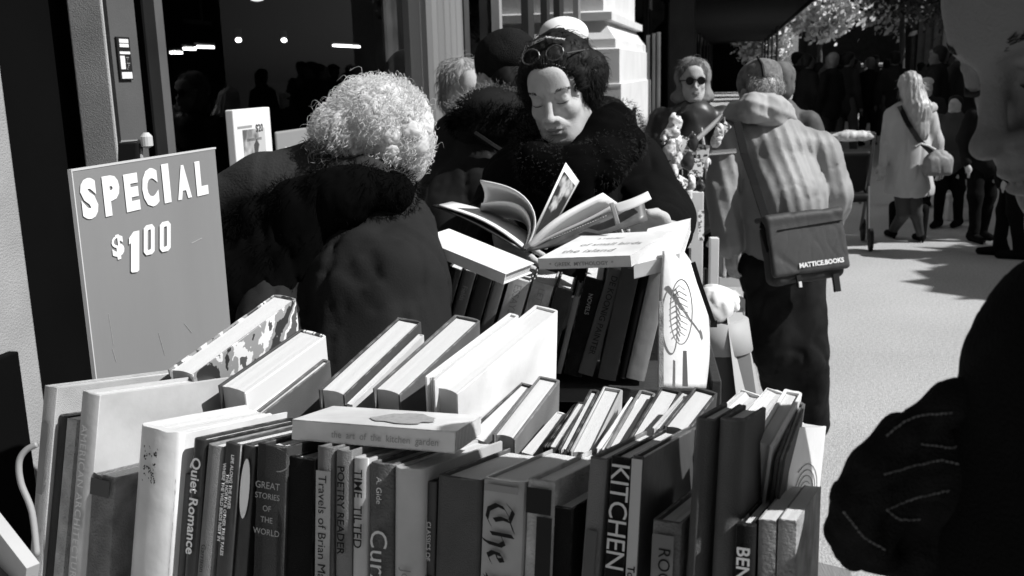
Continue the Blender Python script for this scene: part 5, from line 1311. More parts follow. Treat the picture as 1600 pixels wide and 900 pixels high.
def simple_person(label, cx, hy, d, fwd, coat, hat=None, hair=HAIRD, group=None, w_=1.0, trs=COATB, H=None, extra=None, cell=.014, skin=SKIN, hs=0, arms=True, lift=0.0):
    """upright figure whose head centre is at pixel (cx,hy) and depth d; the feet stand on the ground below"""
    hp = P(cx, hy, d); f = Vector(fwd); f.z = 0; f.normalize(); rt = f.cross(Vector((0, 0, 1))); k = (hp.z+.12)/1.72
    r = person(hp, label, group); M = lookM(hp, f, Vector((0, 0, 1)), k)
    def L(x, y, z): return Vector((hp.x, hp.y, 0))+rt*x*k*w_+f*y*k+Vector((0, 0, z*k))
    b = Sdf(); head(b, M); b.M = None; b.cap(L(0, -.02, 1.54), L(0, -.03, 1.40), .055*k, .06*k, k=.03); b.cap(L(0, -.02, 1.34), L(0, 0, 1.0), .12*k, .12*k, k=.06)
    for s_ in (-1, 1):
        b.chain([L(s_*.17, -.02, 1.36), L(s_*.23, -.03, 1.10), L(s_*.22, .06, .88)], [.045*k, .038*k, .028*k], k=.02)
        b.ell(L(s_*.22, .09, .80), (.03*k, .035*k, .055*k), k=.02); 
        for q in range(4): b.cap(L(s_*.22, .075+.018*q-.01, .78), L(s_*.215, .08+.018*q, .715), .0095*k, .008*k, k=.004)
        b.cap(L(s_*.2, .11, .82), L(s_*.19, .13, .76), .011*k, .009*k, k=.006)
        b.chain([L(s_*.09, 0, .92), L(s_*.1, .01, .66)], [.075*k, .055*k], k=.03)
    b.mesh('body', cell*.8, [skin, LIP], r, region=face_region(M))
    c = Sdf(); c.chain([L(0, -.01, 1.36), L(0, 0, 1.15), L(0, 0, .86)], [.135*k, .155*k, .18*k], k=.08)
    for s_ in (-1, 1):
        c.chain([L(s_*.16, -.02, 1.38), L(s_*.235, -.03, 1.12), L(s_*.22, .05, .88)], [.075*k, .065*k, .055*k], k=.04)
    c.chain([L(0, -.03, 1.44), L(0, 0, 1.40)], [.085*k, .1*k], k=.04)
    c.mesh('coat', cell, coat, r, fold=folds(int(cx), .010, 22))
    t = Sdf()
    for s_ in (-1, 1): t.chain([L(s_*.09, 0, .95), L(s_*.10, .01+s_*.05, .5), L(s_*.1, -.01+s_*.09, .1)], [.10*k, .075*k, .06*k], k=.04); shoe(r, L(s_*.1, s_*.09, 0), f, COATB)
    t.mesh('trousers', cell*1.2, trs, r, fold=folds(int(cx)+1, .008, 25))
    h = Sdf(M); h.ell((0, -.03, .05), (.084, .092, .082), k=.02).ell((0, -.055, -.02), (.076, .05, .07), k=.03).ell((0, .09, -.03), (.065, .06, .09), k=.012, op='-'); h.mesh('hair', cell*.6, hair, r, fold=folds(int(cx)+3, .005, 60))
    if hs: strands('hair_strands', r, hair, [(M@Vector((0, -.03, .05)), (.088, .096, .086), M.to_3x3().normalized()), (M@Vector((0, -.06, -.02)), (.08, .052, .07), M.to_3x3().normalized())], hs, .05, .0011, .006, 4, .1, turns=.6, keep=lambda p, n: not ((M.inverted()@p).y > .03 and (M.inverted()@p).z < .065))
    if hat is not None:
        h = Sdf(M); h.ell((0, -.015, .075), (.088, .1, .06), k=.01).cap((0, .08, .055), (0, .11, .05), .03, .02, k=.02); h.mesh('cap', cell*.6, hat, r)
    if extra: extra(r, M, L, k)
    return r
SP = simple_person
SP('person in a white cap standing right behind the reading woman', 880, 86, 3.7, camvec(-.3, 0, -1), COATB, hat=mat('white_cap', .8, .7, .1))
SP('pale haired person half hidden between the fluted post and the knitted cap', 728, 145, 3.75, camvec(.5, 0, -1), COATB, hair=HAIRG, hs=1800)
SP('person in a grey hood standing behind the quilted jacket man', 1219, 133, 5.3, camvec(.3, 0, 1), mat('mid_grey_anorak', .07, .7, .3), hair=mat('hood_mid', .10, .8, .4, 20))

# woman with sunglasses and a pale hood
def shades():
    d = 5.5
    def extra(r, M, L, k):
        mb = MB(); 
        for x in (-1, 1): mb.lathe(M@Vector((x*.032, .104, .004)), [(.021, -.003), (.023, 0), (.021, .003)], 14, axis=M.to_3x3()@Vector((0, 1, 0)))
        mb.bar(M@Vector((-.012, .107, .009)), M@Vector((.012, .107, .009)), .006)
        for x in (-1, 1): mb.bar(M@Vector((x*.05, .10, .008)), M@Vector((x*.078, .01, .004)), .005)
        mb.build('sunglasses', flat_mat('black_lens', .004, .1), r)
        h = Sdf(M); h.ell((0, -.045, .025), (.104, .10, .115), k=.02).ell((0, -.03, -.09), (.125, .09, .06), k=.04).ell((0, .09, .01), (.080, .12, .125), k=.02, op='-'); h.mesh('hood', .009, mat('pale_grey_hood', .17, .8, .3, 20), r, fold=folds(3, .008, 40))
        m = flat_mat('pale_strap', .42)
        MB().tube([L(-.15, .17, 1.42), L(0, .22, 1.28), L(.17, .17, 1.10)], .014*k, 6).build('shoulder_strap', m, r)
        MB().tube([L(-.02, .20, 1.34), L(-.04, .225, 1.2), L(-.05, .22, 1.05)], .008*k, 6).build('zip', m, r)
        MB().bar(L(-.13, .16, 1.30), L(-.10, .17, 1.30), .02).build('badge', INK_W, r)
    SP('woman in sunglasses and a pale hood with a light shoulder strap', 1083, 127, d, camvec(-.05, 0, -1), mat('dark_rain_jacket', .022, .45, .3, 5, spec=.5), hair=mat('mid_brown_hair', .10, .5, .4, 30), hs=1200, extra=extra, cell=.011, w_=1.08)
shades()

# ------------------------------------------------------------------ man in the quilted jacket with a messenger bag
def quilted():
    d = 4.15; foot = G(1250, 690); r = person((foot.x, foot.y), 'man in a pale quilted jacket and flat cap seen from behind with a shoulder bag')
    M = lookM(P(1184, 142, d), camvec(-.25, -.30, .9), camvec(-.05, 1, .3), .98)
    b = Sdf(); head(b, M); b.M = None; b.cap(M@Vector((0, -.02, -.07)), P(1195, 215, d+.05), .055, .07, k=.03); b.cap(P(1200, 230, d+.05), P(1220, 400, d+.05), .13, .13, k=.05)
    b.chain(Pc((1130, 225, d+.05), (1128, 310, d+.03), (1140, 380, d-.02)), [.05, .04, .03], k=.02)
    b.chain(Pc((1283, 240, d), (1316, 300, d+.02), (1300, 350, d+.25)), [.05, .04, .03], k=.02)
    b.chain(Pc((1195, 430, d), (1208, 490, d), (1210, 530, d)), [.08, .055, .045], k=.02).chain(Pc((1250, 430, d), (1256, 490, d), (1257, 530, d)), [.08, .055, .045], k=.02)
    hm = lookM(P(1298, 352, d+.28), camvec(-.5, -.1, .8), camvec(.6, .1, .2)); hand(b, hm, 45)
    hm = lookM(P(1142, 385, d-.02), camvec(.05, -1, .1), camvec(-.8, 0, -.3)); hand(b, hm, 35)
    b.mesh('body', .009, [SKIN, LIP], r, region=face_region(M))
    # flat cap
    h = Sdf(M); h.ell((0, -.022, .052), (.089, .108, .068), k=.01).ell((0, -.02, .012), (.086, .098, .035), k=.03); h.mesh('cap', .006, mat('tweed_cap', .16, .9, .5, 45, .5, 200), r, fold=folds(3, .003, 50))
    MB().tube([M@Vector((-.045, -.105, .10)), M@Vector((-.04, -.125, .05)), M@Vector((-.035, -.118, .0))], [.005, .007, .008], 6).build('cap_band', flat_mat('dark_band', .02), r)
    hh = Sdf(M); hh.ell((0, -.06, -.01), (.075, .052, .06), k=.02); hh.mesh('hair', .007, HAIRG, r, fold=folds(8, .004, 60)); strands('hair_strands', r, HAIRG, [(M@Vector((0, -.06, -.01)), (.078, .055, .062), M.to_3x3().normalized())], 900, .035, .0012, .004, 4, .1, steps=5)
    # raised collar and scarf
    sc_ = Sdf(); sc_.chain(Pc((1150, 176, d-.02), (1175, 170, d-.10), (1205, 172, d-.09), (1226, 184, d)), [.055, .062, .062, .05], k=.04).ell(P(1188, 170, d), (.11, .11, .055), k=.03)
    sc_.mesh('scarf', .009, mat('grey_folded_scarf', .34, .8, .25, 12), r, fold=folds(12, .009, 30, camvec(.25, 1, 0), 70))
    jk = mat('quilted_pale_cloth', .25, .55, .10, 8, .15, 200)
    c = Sdf(); c.chain(Pc((1202, 225, d+.04), (1222, 310, d), (1224, 395, d+.02)), [.150, .178, .182], k=.06)
    c.ell(P(1205, 222, d+.02), (.25, .13, .075), k=.05)
    c.chain(Pc((1140, 222, d+.02), (1130, 300, d), (1137, 380, d-.02)), [.084, .078, .066], k=.012)
    c.chain(Pc((1278, 235, d), (1306, 300, d+.0), (1300, 345, d+.22)), [.084, .074, .062], k=.016)
    fq = folds(5, .008, 5, camvec(1, .25, 0), 66, crease=0); f2 = folds(25, .009, 24, stretch=(.6, 1, 1), crease=.5)
    c.mesh('jacket', .0095, jk, r, fold=lambda X, Y, Z: fq(X, Y, Z)+f2(X, Y, Z))
    t = Sdf(); ft1, ft2 = G(1226, 676), G(1266, 690)
    t.chain([P(1200, 420, d), P(1212, 545, d), Vector((ft1.x, ft1.y, .09))], [.115, .09, .075], k=.04).chain([P(1248, 420, d), P(1258, 550, d), Vector((ft2.x, ft2.y, .09))], [.115, .09, .075], k=.04)
    t.mesh('jeans', .011, mat('dark_denim', .014, .85, .6, 9, .3, 300, spec=.1), r, fold=folds(44, .010, 20, stretch=(1, 1, .8)))
    shoe(r, ft1, camvec(-.2, 0, 1), COATB); shoe(r, ft2+Vector((0, 0, 0)), camvec(.2, 0, 1), mat('white_trainer', .6, .6))
    # bag
    g = P(1262, 385, d-.30); bg = empty('shoulder_bag', g, 'dark messenger bag with white lettering hanging on the quilted jacket man', 'bag')
    ex = camvec(.96, .13, .22).normalized(); ez = camvec(-.16, 1, 0); ez = (ez-ex*ez.dot(ex)).normalized(); ey = ez.cross(ex)
    def B(x, y, z): return g+ex*x+ey*y+ez*z
    RB = Matrix((ex, ey, ez)).transposed()
    s = Sdf(); s.box(B(0, .05, -.015), (.155, .045, .12), .03, rot=RB, k=.02); s.mesh('bag_body', .006, mat('bag_black', .02, .7, .2, 20), bg, fold=folds(3, .003, 30))
    s = Sdf(); s.box(B(0, .0, .012), (.163, .012, .115), .012, rot=RB, k=.02); s.box(B(0, .045, .125), (.163, .05, .010), .01, rot=RB, k=.03); s.mesh('flap', .0055, mat('bag_grey_nylon', .034, .6, .12, 20, .2, 500), bg, fold=folds(7, .003, 25))
    MB().bar(B(-.125, -.0145, .075), B(.15, -.0145, .083), .006, .003).build('zip', flat_mat('zip_black', .01), bg)
    me = text_mesh('MATTICE.BOOKS', .025, .04); me.transform(frameM(B(-.055, -.0165, -.078), ex, ez, -ey)); link('lettering', me, INK_W, bg)
    MB().bar(B(-.06, -.005, -.15), B(-.06, -.005, -.105), .022, .008).build('buckle', flat_mat('buckle_black', .015), bg); MB().bar(B(.1, .0, -.19), B(.1, 0, -.12), .03, .01).build('buckle', flat_mat('buckle_black', .015), bg)
    MB().bar(B(-.06, -.012, -.152), B(-.06, -.012, -.130), .014, .004).build('buckle_clip', flat_mat('clip_metal', .5, .3), bg)
    tp = Pc((1152, 192, d-.15), (1163, 240, d-.20), (1180, 290, d-.24), (1196, 340, d-.30))+[B(-.165, .02, .09), B(-.15, .02, -.0)]
    mb = MB(); n = len(tp)
    for i in range(n-1): mb.bar(tp[i], tp[i+1], .030, .008, up=-CF)
    mb.build('strap', flat_mat('strap_black', .01), bg)
quilted()

# ------------------------------------------------------------------ blonde woman walking away
def blonde():
    foot = G(1424, 379); d = (foot-CAM).dot(CF)-.05; d = 9.2
    r = person((foot.x, foot.y), 'blonde woman in a pale knee length coat walking away with a shoulder bag')
    dd = (Vector((foot.x, foot.y, 1.0))-CAM).dot(CF)
    def Q(x, y): 
        p = on_plane(x, y, Vector((foot.x, foot.y, 0)), CF_h); return p
    global CF_h
    CF_h = Vector((CF.x, CF.y, 0)).normalized()
    fw = CF_h; rt = fw.cross(Vector((0, 0, 1)))
    M = lookM(Q(1420, 134), fw, (0, 0, 1), 1.0)
    b = Sdf(); head(b, M); b.M = None; b.cap(Q(1420, 150), Q(1420, 185), .05, .06, k=.02); b.cap(Q(1421, 190), Q(1421, 260), .11, .12, k=.04)
    b.chain([Q(1393, 190), Q(1384, 225), Q(1380, 256)], [.04, .035, .025], k=.02).chain([Q(1450, 190), Q(1462, 225), Q(1468, 256)], [.04, .035, .025], k=.02)
    b.chain([Q(1409, 285), Q(1411, 335), Q(1412, 366)+fw*.25], [.075, .05, .035], k=.02).chain([Q(1426, 285), Q(1432, 335), Q(1440, 368)], [.075, .052, .035], k=.02)
    for X, Y in ((1379, 262), (1470, 262)):
        hm = lookM(Q(X, Y-4), (0, 0, -1), fw*-1); hand(b, hm, 30)
    b.mesh('body', .010, [SKIN, LIP], r, region=face_region(M))
    tg = Sdf(); tg.chain([Q(1409, 290), Q(1411, 335), Q(1412, 366)+fw*.25], [.080, .055, .040], k=.02).chain([Q(1426, 290), Q(1432, 335), Q(1440, 368)], [.080, .057, .040], k=.02); tg.mesh('tights', .010, mat('dark_tights', .035, .6, .2, 10), r)
    cm = mat('cream_wool_coat', .40, .8, .12, 5, .2, 100); c = Sdf()
    c.chain([Q(1421, 182), Q(1421, 235), Q(1420, 292)], [.135, .165, .215], k=.08).ell(Q(1421, 178), (.20, .12, .07), k=.06)
    c.chain([Q(1396, 185), Q(1386, 222), Q(1381, 254)], [.075, .062, .05], k=.04).chain([Q(1449, 185), Q(1461, 222), Q(1468, 254)], [.075, .062, .05], k=.04)
    c.box(Q(1420, 322), (.5, .5, .11), .005, k=.004, op='-')
    c.mesh('coat', .013, cm, r, fold=folds(9, .018, 14))
    cl = Sdf(); cl.chain([Q(1396, 172)-fw*.05, Q(1420, 180)-fw*.13, Q(1452, 168)-fw*.05], [.05, .045, .05], k=.03); cl.mesh('collar', .012, cm, r)
    h = Sdf(); h.ell(M@Vector((0, -.02, .04)), (.088, .10, .09), k=.02).chain([Q(1420, 135)-fw*.05, Q(1424, 170)-fw*.14, Q(1428, 208)-fw*.19], [.095, .105, .06], k=.05); h.mesh('hair', .009, HAIRB, r, fold=folds(6, .010, 30, rt, 90))
    vols = [(Q(1422, 140)-fw*.05, (.09, .10, .10), None), (Q(1424, 175)-fw*.14, (.085, .05, .14), None)]
    strands('hair_strands', r, HAIRB, vols, 700, .11, .0022, .008, 3, .0, steps=6, turns=.7)
    for q, m in ((Q(1412, 368)+fw*.25, 1), (Q(1440, 372), 1)):
        q = Vector((q.x, q.y, 0)); s = Sdf(); s.cap(q+Vector((0, 0, .30)), q+Vector((0, 0, .09)), .052, .04, k=.02).cap(q+Vector((0, 0, .05)), q+fw*.15+Vector((0, 0, .03)), .04, .03, k=.02).cap(q-fw*.02+Vector((0, 0, .06)), q-fw*.03+Vector((0, 0, .012)), .018, .012, k=.01); s.mesh('boot', .008, COATB, r)
    # bag
    c0 = Q(1447, 250)-fw*.26; bg = empty('shoulder_bag', c0, 'soft grey handbag hanging at the back of the blonde woman', 'bag')
    s = Sdf(); s.ell(c0, (.12, .06, .11), k=.02).box(c0+Vector((0, 0, -.03)), (.115, .05, .08), .03, k=.03); s.mesh('bag_body', .010, mat('grey_soft_bag', .22, .6, .2, 20), bg, fold=folds(4, .006, 30))
    mb = MB(); tp = [Q(1396, 165)-fw*.14, Q(1404, 190)-fw*.20, Q(1420, 218)-fw*.24, Q(1437, 236)-fw*.27]
    for i in range(3): mb.bar(tp[i], tp[i+1], .04, .012, up=-fw)
    mb.build('strap', flat_mat('strap_black', .01), bg)
    MB().tube([Q(1412, 226)-fw*.26, Q(1420, 221)-fw*.27, Q(1430, 224)-fw*.28, Q(1440, 230)-fw*.3], .010, 6).build('chain', flat_mat('chain_bright', .6, .4), bg)
blonde()

# ------------------------------------------------------------------ man close to the camera at the right edge
def nearman():
    d = .66; r = person(P(1900, 700, .75), 'bearded man close at the right edge looking down with closed eyes and a dark glove')
    fwd = camvec(-.85, -.42, -.16); up = camvec(-.50, .82, -.22)
    M0 = lookM(Vector((0, 0, 0)), fwd, up, 1.0); nas = M0@Vector((0, .095, .010)); hp = P(1549, 110, d)-nas
    M = Matrix.Translation(hp)@M0
    b = Sdf(); head(b, M, nose=1.02); b.M = None
    b.cap(M@Vector((0, -.03, -.07)), M@Vector((0, -.13, -.17)), .055, .055, k=.03)
    b.cap(M@Vector((0, -.13, -.17)), P(1850, 800, .56), .055, .07, k=.05)
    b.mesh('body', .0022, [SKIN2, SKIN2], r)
    hm = flat_mat('brow_dark', .02, .8)
    face_hair(r, M, hm, .0022)
    for x in (-1, 1): MB().tube([M@Vector((x*.015, .0895, -.0040)), M@Vector((x*.026, .0925, -.0068)), M@Vector((x*.037, .0905, -.0064)), M@Vector((x*.049, .0800, -.0020))], [.0007, .0019, .0019, .0009], 6).build('lid_line', hm, r, smooth=True)
    R3 = M.to_3x3().normalized(); Mi = M.inverted()
    h = Sdf(M); h.ell((0, -.035, .050), (.086, .092, .085), k=.02).ell((-.06, .045, .085), (.035, .04, .04), k=.02).ell((0, .095, -.02), (.071, .07, .105), k=.012, op='-'); h.mesh('hair', .004, HAIRD, r, fold=folds(5, .004, 60))
    return r, M
NEAR, NM = nearman()
def near_coat():
    cm = mat('black_near_coat', .005, .95, .3, 12, .4, 400, spec=.05)
    d = .72; c = Sdf()
    c.chain(Pc((1880, 560, .54), (1860, 780, .57), (1800, 1300, .62)), [.080, .095, .12], k=.05)
    c.chain(Pc((1780, 600, .57), (1740, 800, .60), (1640, 800, .62)), [.072, .068, .058], k=.05)
    c.chain(Pc((1700, 540, .56), (1650, 610, .58)), [.040, .042], k=.04)
    c.chain([P(1800, 1300, .62), Vector((P(1800, 1300, .62).x, P(1800, 1300, .62).y, .55))], [.16, .18], k=.05)
    c.mesh('coat', .006, cm, NEAR, fold=folds(14, .006, 26, stretch=(1, 1, .5)))
    pb = P(1800, 1300, .62); t = Sdf()
    for k in (-1, 1): q = Vector((pb.x, pb.y, 0))+CF*k*.1; q.z = 0; t.cap(q+Vector((0, 0, .8)), q+Vector((0, 0, .1)), .09, .06, k=.03); shoe(NEAR, q, camvec(-1, 0, .2), cm)
    t.mesh('trousers', .02, cm, NEAR)
    # gloved hand
    g = Sdf(); D = .62
    g.ell(P(1480, 730, D), (px(105, D), px(60, D), px(88, D)), k=.02)
    g.chain(Pc((1500, 720, D), (1640, 760, D+.03)), [px(92, D), px(88, D)], k=.03).chain(Pc((1440, 850, D+.02), (1560, 860, D+.04), (1700, 880, D+.06)), [px(62, D), px(90, D), px(100, D)], k=.03)
    fingers = [((1405, 680), (1358, 730), (1328, 785), (1345, 825), 27), ((1388, 722), (1330, 778), (1318, 830), (1345, 852), 27), ((1385, 755), (1335, 815), (1335, 862), (1375, 872), 26), ((1400, 800), (1362, 850), (1378, 872), (1415, 880), 23)]
    for i, (a, b_, c_, e, rr) in enumerate(fingers):
        g.chain(Pc((*a, D-.02+.004*i), (*b_, D-.025+.004*i), (*c_, D+.0), (*e, D+.02)), [px(rr+4, D), px(rr, D), px(rr-2, D), px(rr-4, D)], k=.007)
    g.chain(Pc((1570, 612, D-.02), (1490, 628, D-.035), (1425, 668, D-.03)), [px(36, D), px(27, D), px(22, D)], k=.010)
    g.mesh('glove', .0022, mat('black_suede_glove', .010, .85, .5, 60, .5, 500, spec=.15), NEAR, fold=folds(31, .0016, 90, stretch=(1, 1, 1)))
    sm = mat('pale_stitching', .10, .8, .5, 200)
    mb = MB()
    def seam(pts, rr=1.6):
        rg = random.Random(len(pts)); n = len(pts)
        for (a, b_) in zip(pts, pts[1:]):
            A = Vector(a+(0,)); B_ = Vector(b_+(0,)); k = max(2, int((B_-A).length/7))
            for i in range(k):
                p = A.lerp(B_, i/k); q = A.lerp(B_, (i+.75)/k); out.append(((p.x, p.y+rg.uniform(-1, 1)), (q.x, q.y+rg.uniform(-1, 1))))
    out = []
    seam([(1385, 682), (1410, 660), (1440, 648), (1490, 645)]); seam([(1382, 742), (1420, 730), (1470, 718), (1500, 726)]); seam([(1385, 797), (1430, 778), (1485, 766)])
    seam([(1535, 598), (1555, 615), (1560, 650), (1553, 680)]); seam([(1385, 797), (1405, 812), (1440, 812)]); seam([(1318, 800), (1350, 840), (1385, 860)]); seam([(1440, 694), (1490, 700), (1530, 680)])
    # lay the stitches on the glove's surface by casting from the camera side
    me = [o for o in NEAR.children if o.name.startswith('glove')][0]
    from mathutils.bvhtree import BVHTree
    vs = [v.co.copy() for v in me.data.vertices]; bvh = BVHTree.FromPolygons(vs, [tuple(p.vertices) for p in me.data.polygons])
    def hit(x, y):
        rr = ray(x, y).normalized(); h = bvh.ray_cast(CAM, rr); return h[0]-rr*.0006 if h[0] else None
    for a, b_ in out:
        A, B_ = hit(*a), hit(*b_)
        if A and B_ and (A-B_).length < .02: mb.tube([A, B_], [.0008, .0005], 5)
    mb.build('glove_stitching', sm, NEAR)
near_coat()

# ------------------------------------------------------------------ the people farther down the pavement
def crowd():
    protos = []
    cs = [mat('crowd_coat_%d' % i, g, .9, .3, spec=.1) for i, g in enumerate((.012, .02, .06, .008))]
    lab = 'dark clothed pedestrian in the shaded crowd far down the pavement'
    labs = ['bareheaded pedestrian in a black coat in the shaded crowd far down the pavement', 'pedestrian in a dark cap in the shaded crowd far down the pavement', 'pedestrian in a dull grey coat in the shaded crowd far down the pavement', 'pale haired pedestrian in black in the shaded crowd far down the pavement']
    rg = random.Random(5); n = 0
    spots = [(1262, 17), (1245, 20), (1282, 19), (1298, 16.5), (1312, 22), (1325, 18), (1338, 25), (1360, 21), (1384, 24), (1396, 19), (1290, 27), (1330, 30), (1270, 26), (1366, 29), (1405, 27), (1470, 17), (1485, 21), (1500, 15), (1515, 19), (1530, 24), (1545, 16), (1560, 20), (1440, 24), (1455, 29), (1575, 14), (1590, 18), (1352, 33), (1310, 34), (1462, 14.5), (1250, 31)]
    for i, (x, s_) in enumerate(spots):
        d = s_*1.0; p = P(x, 122, d); p = P(x, 450-((1.49+rg.uniform(-.06, .12)-1.6)/d/1+math.tan(-PITCH)*-1)*-F if False else 122, d)
        base = on_plane(x, 122, S(s_, 0, 0), SD); h = 1.60+rg.uniform(-.08, .12)
        if i < 4:
            # build it at its spot
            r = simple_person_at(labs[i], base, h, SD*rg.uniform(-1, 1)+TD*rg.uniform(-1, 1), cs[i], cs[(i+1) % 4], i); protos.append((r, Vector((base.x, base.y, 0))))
        else:
            pr, pb = protos[i % 4]; c = copy_tree(pr); a = rg.uniform(0, 6.28)
            c.location = Vector((base.x, base.y, 0)); c.rotation_euler = (0, 0, a); k = rg.uniform(.95, 1.06); c.scale = (k, k, k)
            fix_inverse(c, pb)
def fix_inverse(c, pb):
    pass
def simple_person_at(label, base, h, fwd, coat, trs, i=0):
    p = Vector((base.x, base.y, h)); q = p-CAM; dep = q.dot(CF); X = 800+F*q.dot(CR)/dep; Y = 450-F*q.dot(CU)/dep
    return simple_person(label, X, Y, dep, fwd, coat, trs=trs, hat=flat_mat('crowd_cap', .02) if i == 1 else None, hair=flat_mat('crowd_hair', .12) if i == 3 else HAIRD, w_=(1, 1.12, .92, .88)[i], group='people in the far crowd', cell=.03, skin=flat_mat('shade_darkened_skin', .07))  # crowd skin is a darker copy, with the shade put into its colour
crowd()
SP('person in a pale cap just right of the blonde woman', 1448, 137, 11.0, -SD, mat('crowd_coat_1', .02), hat=mat('pale_cap', .45, .8), cell=.022)
SP('tall person in black standing with a white bag at the right', 1545, 150, 8.8, -SD+TD*.3, mat('crowd_coat_0', .012), cell=.02)
SP('person in black at the right edge below the near man\'s chin', 1592, 170, 8.0, -TD+SD*.2, mat('crowd_coat_3', .008), cell=.02)
SP('short person with a dark scarf between the blonde woman and the tall person in black', 1492, 165, 9.6, -SD-TD*.5, mat('crowd_coat_2', .03), cell=.022)
def carrier():
    c = G(1495, 344); r = empty('carrier_bag', c, 'white plastic carrier bag standing on the pavement at the right', 'bag')
    s = Sdf(); s.box(c+Vector((0, 0, .14)), (.11, .06, .14), .02, k=.02); s.mesh('bag_body', .012, mat('white_plastic', .5, .4, .3, 12), r, fold=folds(3, .012, 30))
    MB().tube([c+Vector((-.06, 0, .27)), c+Vector((-.03, 0, .36)), c+Vector((.03, 0, .36)), c+Vector((.06, 0, .27))], .008, 6).build('handle', mat('white_plastic', .5), r)
carrier()

# ------------------------------------------------------------------ parked van seen over the crowd
def van():
    s_ = 52; t0 = on_s(1325, 110, s_)[0]; t1 = on_s(1388, 110, s_)[0]; z1 = on_s(1350, 101, s_)[1]; r = empty('parked_van', S(s_+2.5, (t0+t1)/2, 0), 'pale van with light roof edge standing beyond the crowd', 'van')
    g = mat('van_paint', .5, .3, .05); mb = MB(); W = t1-t0
    prof = [(0, .45), (0, 1.2), (.06, 1.35), (.22, z1-.05), (.30, z1), (.96, z1), (1, z1-.15), (1, .45)]
    k = len(prof); 
    for dy in (0, 5.2): mb.v += [tuple(S(s_+dy, t0+W*a, z)) for a, z in prof]
    for i in range(k): j = (i+1) % k; mb.f.append((i, j, j+k, i+k)); mb.mi.append(0)
    mb.f += [tuple(range(k))[::-1], tuple(range(k, 2*k))]; mb.mi += [0, 0]; mb.build('body', g, r, bevel=.04)
    MB().add([S(s_-.01, t0+W*a, z) for a, z in ((.12, 1.35), (.27, z1-.12), (.9, z1-.12), (.92, 1.35))], [(0, 1, 2, 3)]).build('window', GLD, r)
    MB().tube([S(s_-.02, t0+W*a, z) for a, z in ((.02, 1.25), (.22, z1), (.3, z1+.03), (.96, z1+.03))], .04, 6).build('roof_edge', mat('van_edge', .85, .4), r)
    for dy in (.9, 4.2):
        for a in (.02, .93): w_ = MB().lathe(S(s_+dy, t0+W*a, .34), [(.2, 0), (.34, .03), (.34, .2), (.2, .22)], 18, axis=TD).build('wheel', flat_mat('tyre', .02), r)
    for a in (.1, .85): MB().lathe(S(s_-.03, t0+W*a, .8), [(.05, 0), (.1, .02), (.1, .03)], 12, axis=SD).build('headlight', flat_mat('lamp_glass', .4, .2), r)
van()

# ------------------------------------------------------------------ stroller and barrier right of the quilted man
def stroller():
    d = 5.0; g0 = G(1322, 392); d = (Vector((g0.x, g0.y, .4))-CAM).dot(CF); r = empty('pushchair', g0, 'dark folding pushchair with a padded handle beside the quilted jacket man', 'pushchair')
    m = flat_mat('stroller_black', .012, .5); v = Vector((0, 0, 1)); x = SD*.28; y = TD*.16
    def Q(a, b_, z): return g0+SD*a+TD*b_+v*z
    mb = MB()
    for sy in (-.18, .18): mb.tube([Q(0, sy, .1), Q(.18, sy, .55), Q(-.05, sy, 1.02)], .014, 8).tube([Q(.55, sy, .1), Q(.15, sy, .6)], .014, 8)
    mb.tube([Q(-.05, -.18, 1.02), Q(-.05, .18, 1.02)], .014, 8); mb.build('frame', flat_mat('frame_dark', .06, .4), r)
    s = Sdf(); s.box(Q(.25, 0, .45), (.17, .16, .04), .03, k=.03).box(Q(.14, 0, .68), (.17, .05, .2), .03, rot=(18, 0, 0), k=.04); s.mesh('seat', .014, m, r)
    s = Sdf(); s.ell(Q(-.06, 0, 1.0), (.2, .06, .05), k=.02); s.mesh('handle_padding', .012, mat('bright_padding', .45, .7, .4, 30), r, fold=folds(4, .01, 40))
    for a in (0, .55):
        for sy in (-.2, .2):
            w_ = MB().lathe(Q(a, sy-.02, .10), [(.03, 0), (.10, .006), (.10, .034), (.03, .04)], 18, axis=TD).build('wheel', flat_mat('tyre', .02), r)
stroller()
def barrier():
    d = 7.6; r = empty('pavement_barrier', G(1318, 330), 'low metal barrier with a pale top rail behind the quilted jacket man', 'barrier')
    g0 = G(1302, 318); g1 = g0+TD*.30; h = .62; mb = MB()
    mb.tube([g0, g0+Vector((0, 0, h)), g1+Vector((0, 0, h)), g1], .018, 8); mb.build('frame', mat('barrier_grey', .12, .5), r)
    MB().bar(g0+Vector((0, 0, h*.55))+TD*.02, g1+Vector((0, 0, h*.55))-TD*.02, .02, .02).build('rail', mat('barrier_grey', .12), r)
barrier()

